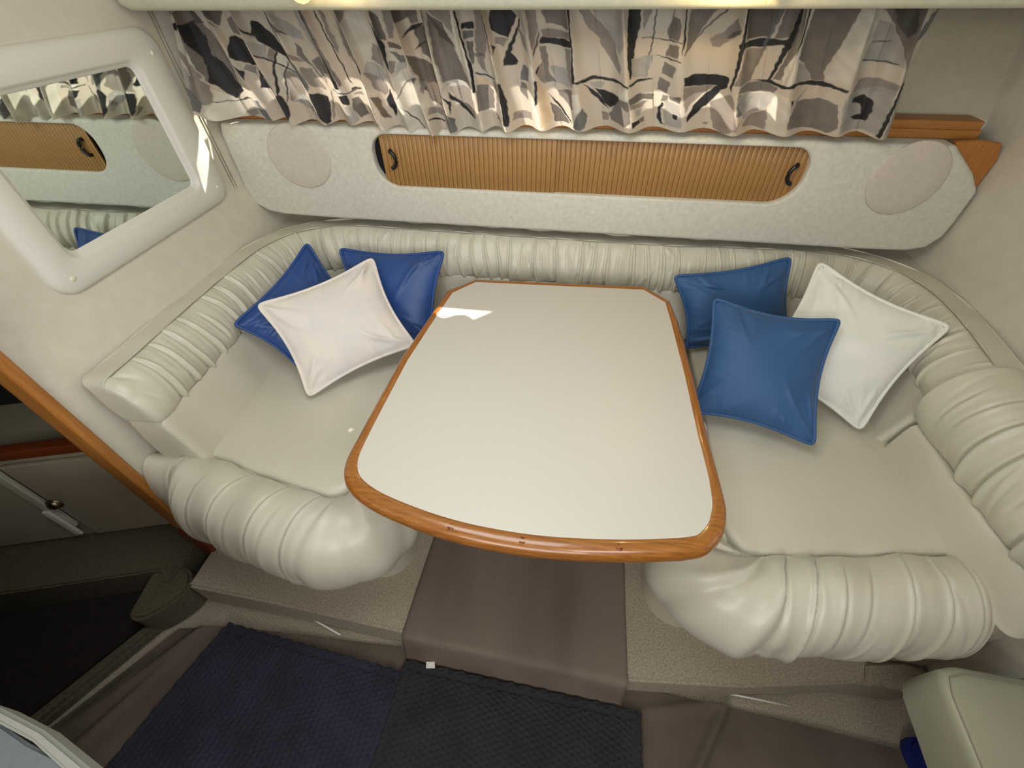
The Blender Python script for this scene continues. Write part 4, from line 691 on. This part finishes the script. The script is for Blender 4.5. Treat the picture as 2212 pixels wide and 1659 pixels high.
pillow('white velour pillow leaning on the two blue ones at the left', M['cloth_w'], [(-.752, 1.355, .855), (-.538, 1.095, .688), (-.826, .864, .632), (-1.055, 1.08, .812)], .064, 13, wr=.012, f=(.935, .965, .99, .915))
pillow('blue pillow upright against the hull backrest beside the rear right corner of the table', M['cloth_b2'], [(.348, 1.345, .876), (.706, 1.425, .925), (.80, 1.345, .645), (.440, 1.27, .645)], .060, 14)
pillow('white velour pillow leaning into the right corner of the settee', M['cloth_w2'], [(.770, 1.350, .950), (1.105, 1.190, .862), (.906, .972, .630), (.605, 1.085, .735)], .060, 15, wr=.012, f=(.975, .925, .985, 1))
pillow('blue pillow in front at the right, lying across the other two', M['cloth_b2'], [(.468, 1.255, .853), (.800, 1.185, .845), (.722, .862, .660), (.408, .942, .662)], .066, 16, wr=.012, f=(.95, .935, .985, .985), curl=[(1, -1, .03)])

# ------------------------------------------------------------------ floor coverings
def cloth_grid(fn, nu, nv): return np.array([[fn(i / (nu - 1), j / (nv - 1)) for j in range(nv)] for i in range(nu)])
def runner(u, v):
    xl = -.405 + .05 * max(0, u - .2); xr = .275
    x = xl + (xr - xl) * v if u > .15 else (-.43 * (1 - v) + .285 * v); y0 = .325 - .02 * v
    path = [(0, .285, .008), (.06, .300, .06), (.12, .318, .145), (.15, .330, .156), (1., 1.04, .156)]
    y = np.interp(u, [p[0] for p in path], [p[1] for p in path]); z = np.interp(u, [p[0] for p in path], [p[2] for p in path])
    xx = (-.418 + (.02 * (y - .33) / .7)) * (1 - v) + .276 * v
    return (xx, y - .022 * v * (u < .3), z + .0025 * math.sin(v * 17 + 2 * math.sin(y * 6)) * (u > .12) + .002 * math.sin(v * 31) * (u > .12))
rn = link('floor_runner', grid(cloth_grid(runner, 90, 60)), M['runner']); md = rn.modifiers.new('s', 'SOLIDIFY'); md.thickness = .003
tag(rn, 'taupe canvas runner lying under the table and folded over the step', 'runner')
def sheet(u, v):
    y = -.75 + (1.03 + .05 * math.sin(u * 3)) * v; xl = -1.21 - .66 * (.30 - y); x = xl + (1.10 - xl) * u
    z = .008 + .006 * (math.sin(x * 6 + y * 5) + math.sin(x * 11 - y * 7 + 1)) * .5 + .006
    for (ax, ay, bx, by, hgt) in ((.36, .33, .12, -.4, 0), (.42, .05, .62, .36, .022), (.36, .27, .62, .335, .014), (-1.38, -.05, -1.13, .30, .020), (-1.36, -.15, -1.18, .20, .014), (-1.45, -.12, -1.27, .15, .012)):
        dx, dy = bx - ax, by - ay; L = math.hypot(dx, dy); t = ((x - ax) * dx + (y - ay) * dy) / L; s = abs(-(x - ax) * dy + (y - ay) * dx) / L
        z += hgt * math.exp(-(s / .014) ** 2) * max(0, min(1, min(t, L - t) / .1 + .6 if -.05 < t < L + .05 else 0))
    y = min(y, .345 if x > -.86 else .335 + .2 * (x + .86))
    return (x, y, z)
sh = link('floor_cover', grid(cloth_grid(sheet, 230, 110)), M['sheet'])
sh.data.shade_smooth(); tag(sh, 'rumpled brown-grey canvas cover spread over the aisle floor', 'floor cover')
def rug(label, mt, poly4, seed, nub, group=None):
    zz = .026 if seed == 1 else .034; t = thing('rug', label, 'rug', (sum(p[0] for p in poly4) / 4, sum(p[1] for p in poly4) / 4, .03), 'dark bath-style rugs on the aisle floor')
    P = np.array(poly4); nu, nv = 260, 220
    a = np.linspace(0, 1, nu)[:, None].repeat(nv, 1); b_ = np.linspace(0, 1, nv)[None, :].repeat(nu, 0)
    XY = ((1 - a) * (1 - b_))[..., None] * P[0] + (a * (1 - b_))[..., None] * P[1] + (a * b_)[..., None] * P[2] + ((1 - a) * b_)[..., None] * P[3]
    L1 = np.linalg.norm(P[1] - P[0]); L2 = np.linalg.norm(P[3] - P[0]); f1 = L1 / nub; f2 = L2 / nub
    z = .0052 * np.abs(np.sin(np.pi * (a * f1 + .12 * np.sin(b_ * 40)))) ** .7 * np.abs(np.sin(np.pi * (b_ * f2 + .12 * np.sin(a * 37) + .5 * np.floor(a * f1)))) ** .7
    e = np.minimum(np.minimum(a, 1 - a) * L1, np.minimum(b_, 1 - b_) * L2); flat = 1 - .8 * ((e > .018) & (e < .026)); z = z * flat
    z = zz + z + .004 * np.sin(a * 7 + seed) * np.sin(b_ * 5); z = np.where(e < .001, .012, z)
    wob = .0022 * np.sin(a * 90 + seed) + .0022 * np.sin(b_ * 80); XY = XY + wob[..., None] * (e < .03)[..., None]
    part('pile', grid(np.concatenate([XY, z[..., None]], -1)), mt, t); return t
rug('navy blue nubbly rug at the left of the aisle', M['rug_b'], [(-1.068, .302), (-.400, .253), (-.420, -.22), (-1.22, -.20)], 1, .0165)
r2 = rug('charcoal nubbly rug in front of the table with a white care tag', M['rug_c'], [(-.418, .287), (.338, .262), (.330, -.22), (-.44, -.22)], 4, .0165)
tag(part('care_tag', prism([(-.345, .288), (-.318, .292), (-.312, .275), (-.340, .270)], .043, .0445, 'Z'), M['white'], r2), 'small white sewn-in care tag')
def stick(a, b, label):
    o = link('edging_strip', tube([a, ((a[0] + b[0]) / 2, (a[1] + b[1]) / 2, (a[2] + b[2]) / 2 + .002), b], .003, 8), M['white']); tag(o, label, 'edging strip', 'loose white edging strips'); return o
stick((-.868, .378, .03), (-.66, .322, .03), 'thin white edging strip lying along the left foot of the step')
stick((.575, .350, .03), (.785, .345, .03), 'thin white edging strip sticking out over the cover at the right')
bc = catmull([(1.10, .32), (1.30, .30), (1.30, .12), (1.14, .16), (1.08, .24)], 5, True)
o = link('folded_cloth', prism([tuple(p) for p in bc], .002, .05, 'Z', .012), M['blue']); tag(o, 'bright blue folded cloth on the floor in the dark lower right corner', 'cloth')
# lower right seat cushion with stitched edge
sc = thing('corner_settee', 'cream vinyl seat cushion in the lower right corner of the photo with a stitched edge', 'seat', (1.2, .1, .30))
poly = [(.925, .375), (.965, .388), (1.13, .384), (1.50, .37), (1.50, -.6), (.86, -.6), (.895, .08), (.912, .34)]
cen = np.array([1.2, -.1]); rows = []
Pp, _ = resample(np.array(poly + [poly[0]], float), .02); Pp = Pp[:-1]
for f, z in ((.995, .34), (1, .40), (1, .462), (.994, .474), (.975, .482), (.93, .486), (.6, .492), (.02, .495)):
    rows.append([(cen[0] + (p[0] - cen[0]) * f, cen[1] + (p[1] - cen[1]) * f, z) for p in Pp])
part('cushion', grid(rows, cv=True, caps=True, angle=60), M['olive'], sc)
E_ = np.array([(cen[0] + (p[0] - cen[0]) * .965, cen[1] + (p[1] - cen[1]) * .965, .4845) for p in Pp]); part('seam', tube(E_, .0016, 5, closed=True), M['seam'], sc)
part('plinth', box(1.28, 1.5, -.6, .20, .0, .335), M['dark'], sc)
o = link('carpet_flap', None or prism([(.95, .41), (1.06, .40), (1.14, .405), (1.145, .46), (1.08, .475), (.97, .455)], .152, .166, 'Z', .004), M['carpet']); tag(o, 'ragged loose end of beige carpet beside the right bench base', 'carpet')
# counter corner at lower left
ct = thing('galley_counter', 'pale grey counter corner with a raised rim at the lower left', 'counter', (-.95, -.3, 0))
def quadpoly(z, s=0): return [(-1.22, .02 + s), (-.742 - s * .5, -.015 + s), (-.66 + s, -.028 + s), (-.565 + s, -.052), (-.50 + s, -.12), (-.50 + s, -.9), (-1.22, -.9)]
part('worktop', prism(quadpoly(.9, -.012), .875, .898, 'Z', .003), M['grey'], ct)
part('rim', prism([(-1.22, .02), (-.742, -.012), (-.66, -.024), (-.565, -.048), (-.50, -.12), (-.50, -.135), (-.573, -.062), (-.665, -.037), (-.745, -.025), (-1.22, .006)], .870, .906, 'Z', .004), M['rimg'], ct)
part('cabinet_body', box(-1.24, -1.17, -.9, -.45, 0, .872), M['cab'], ct)
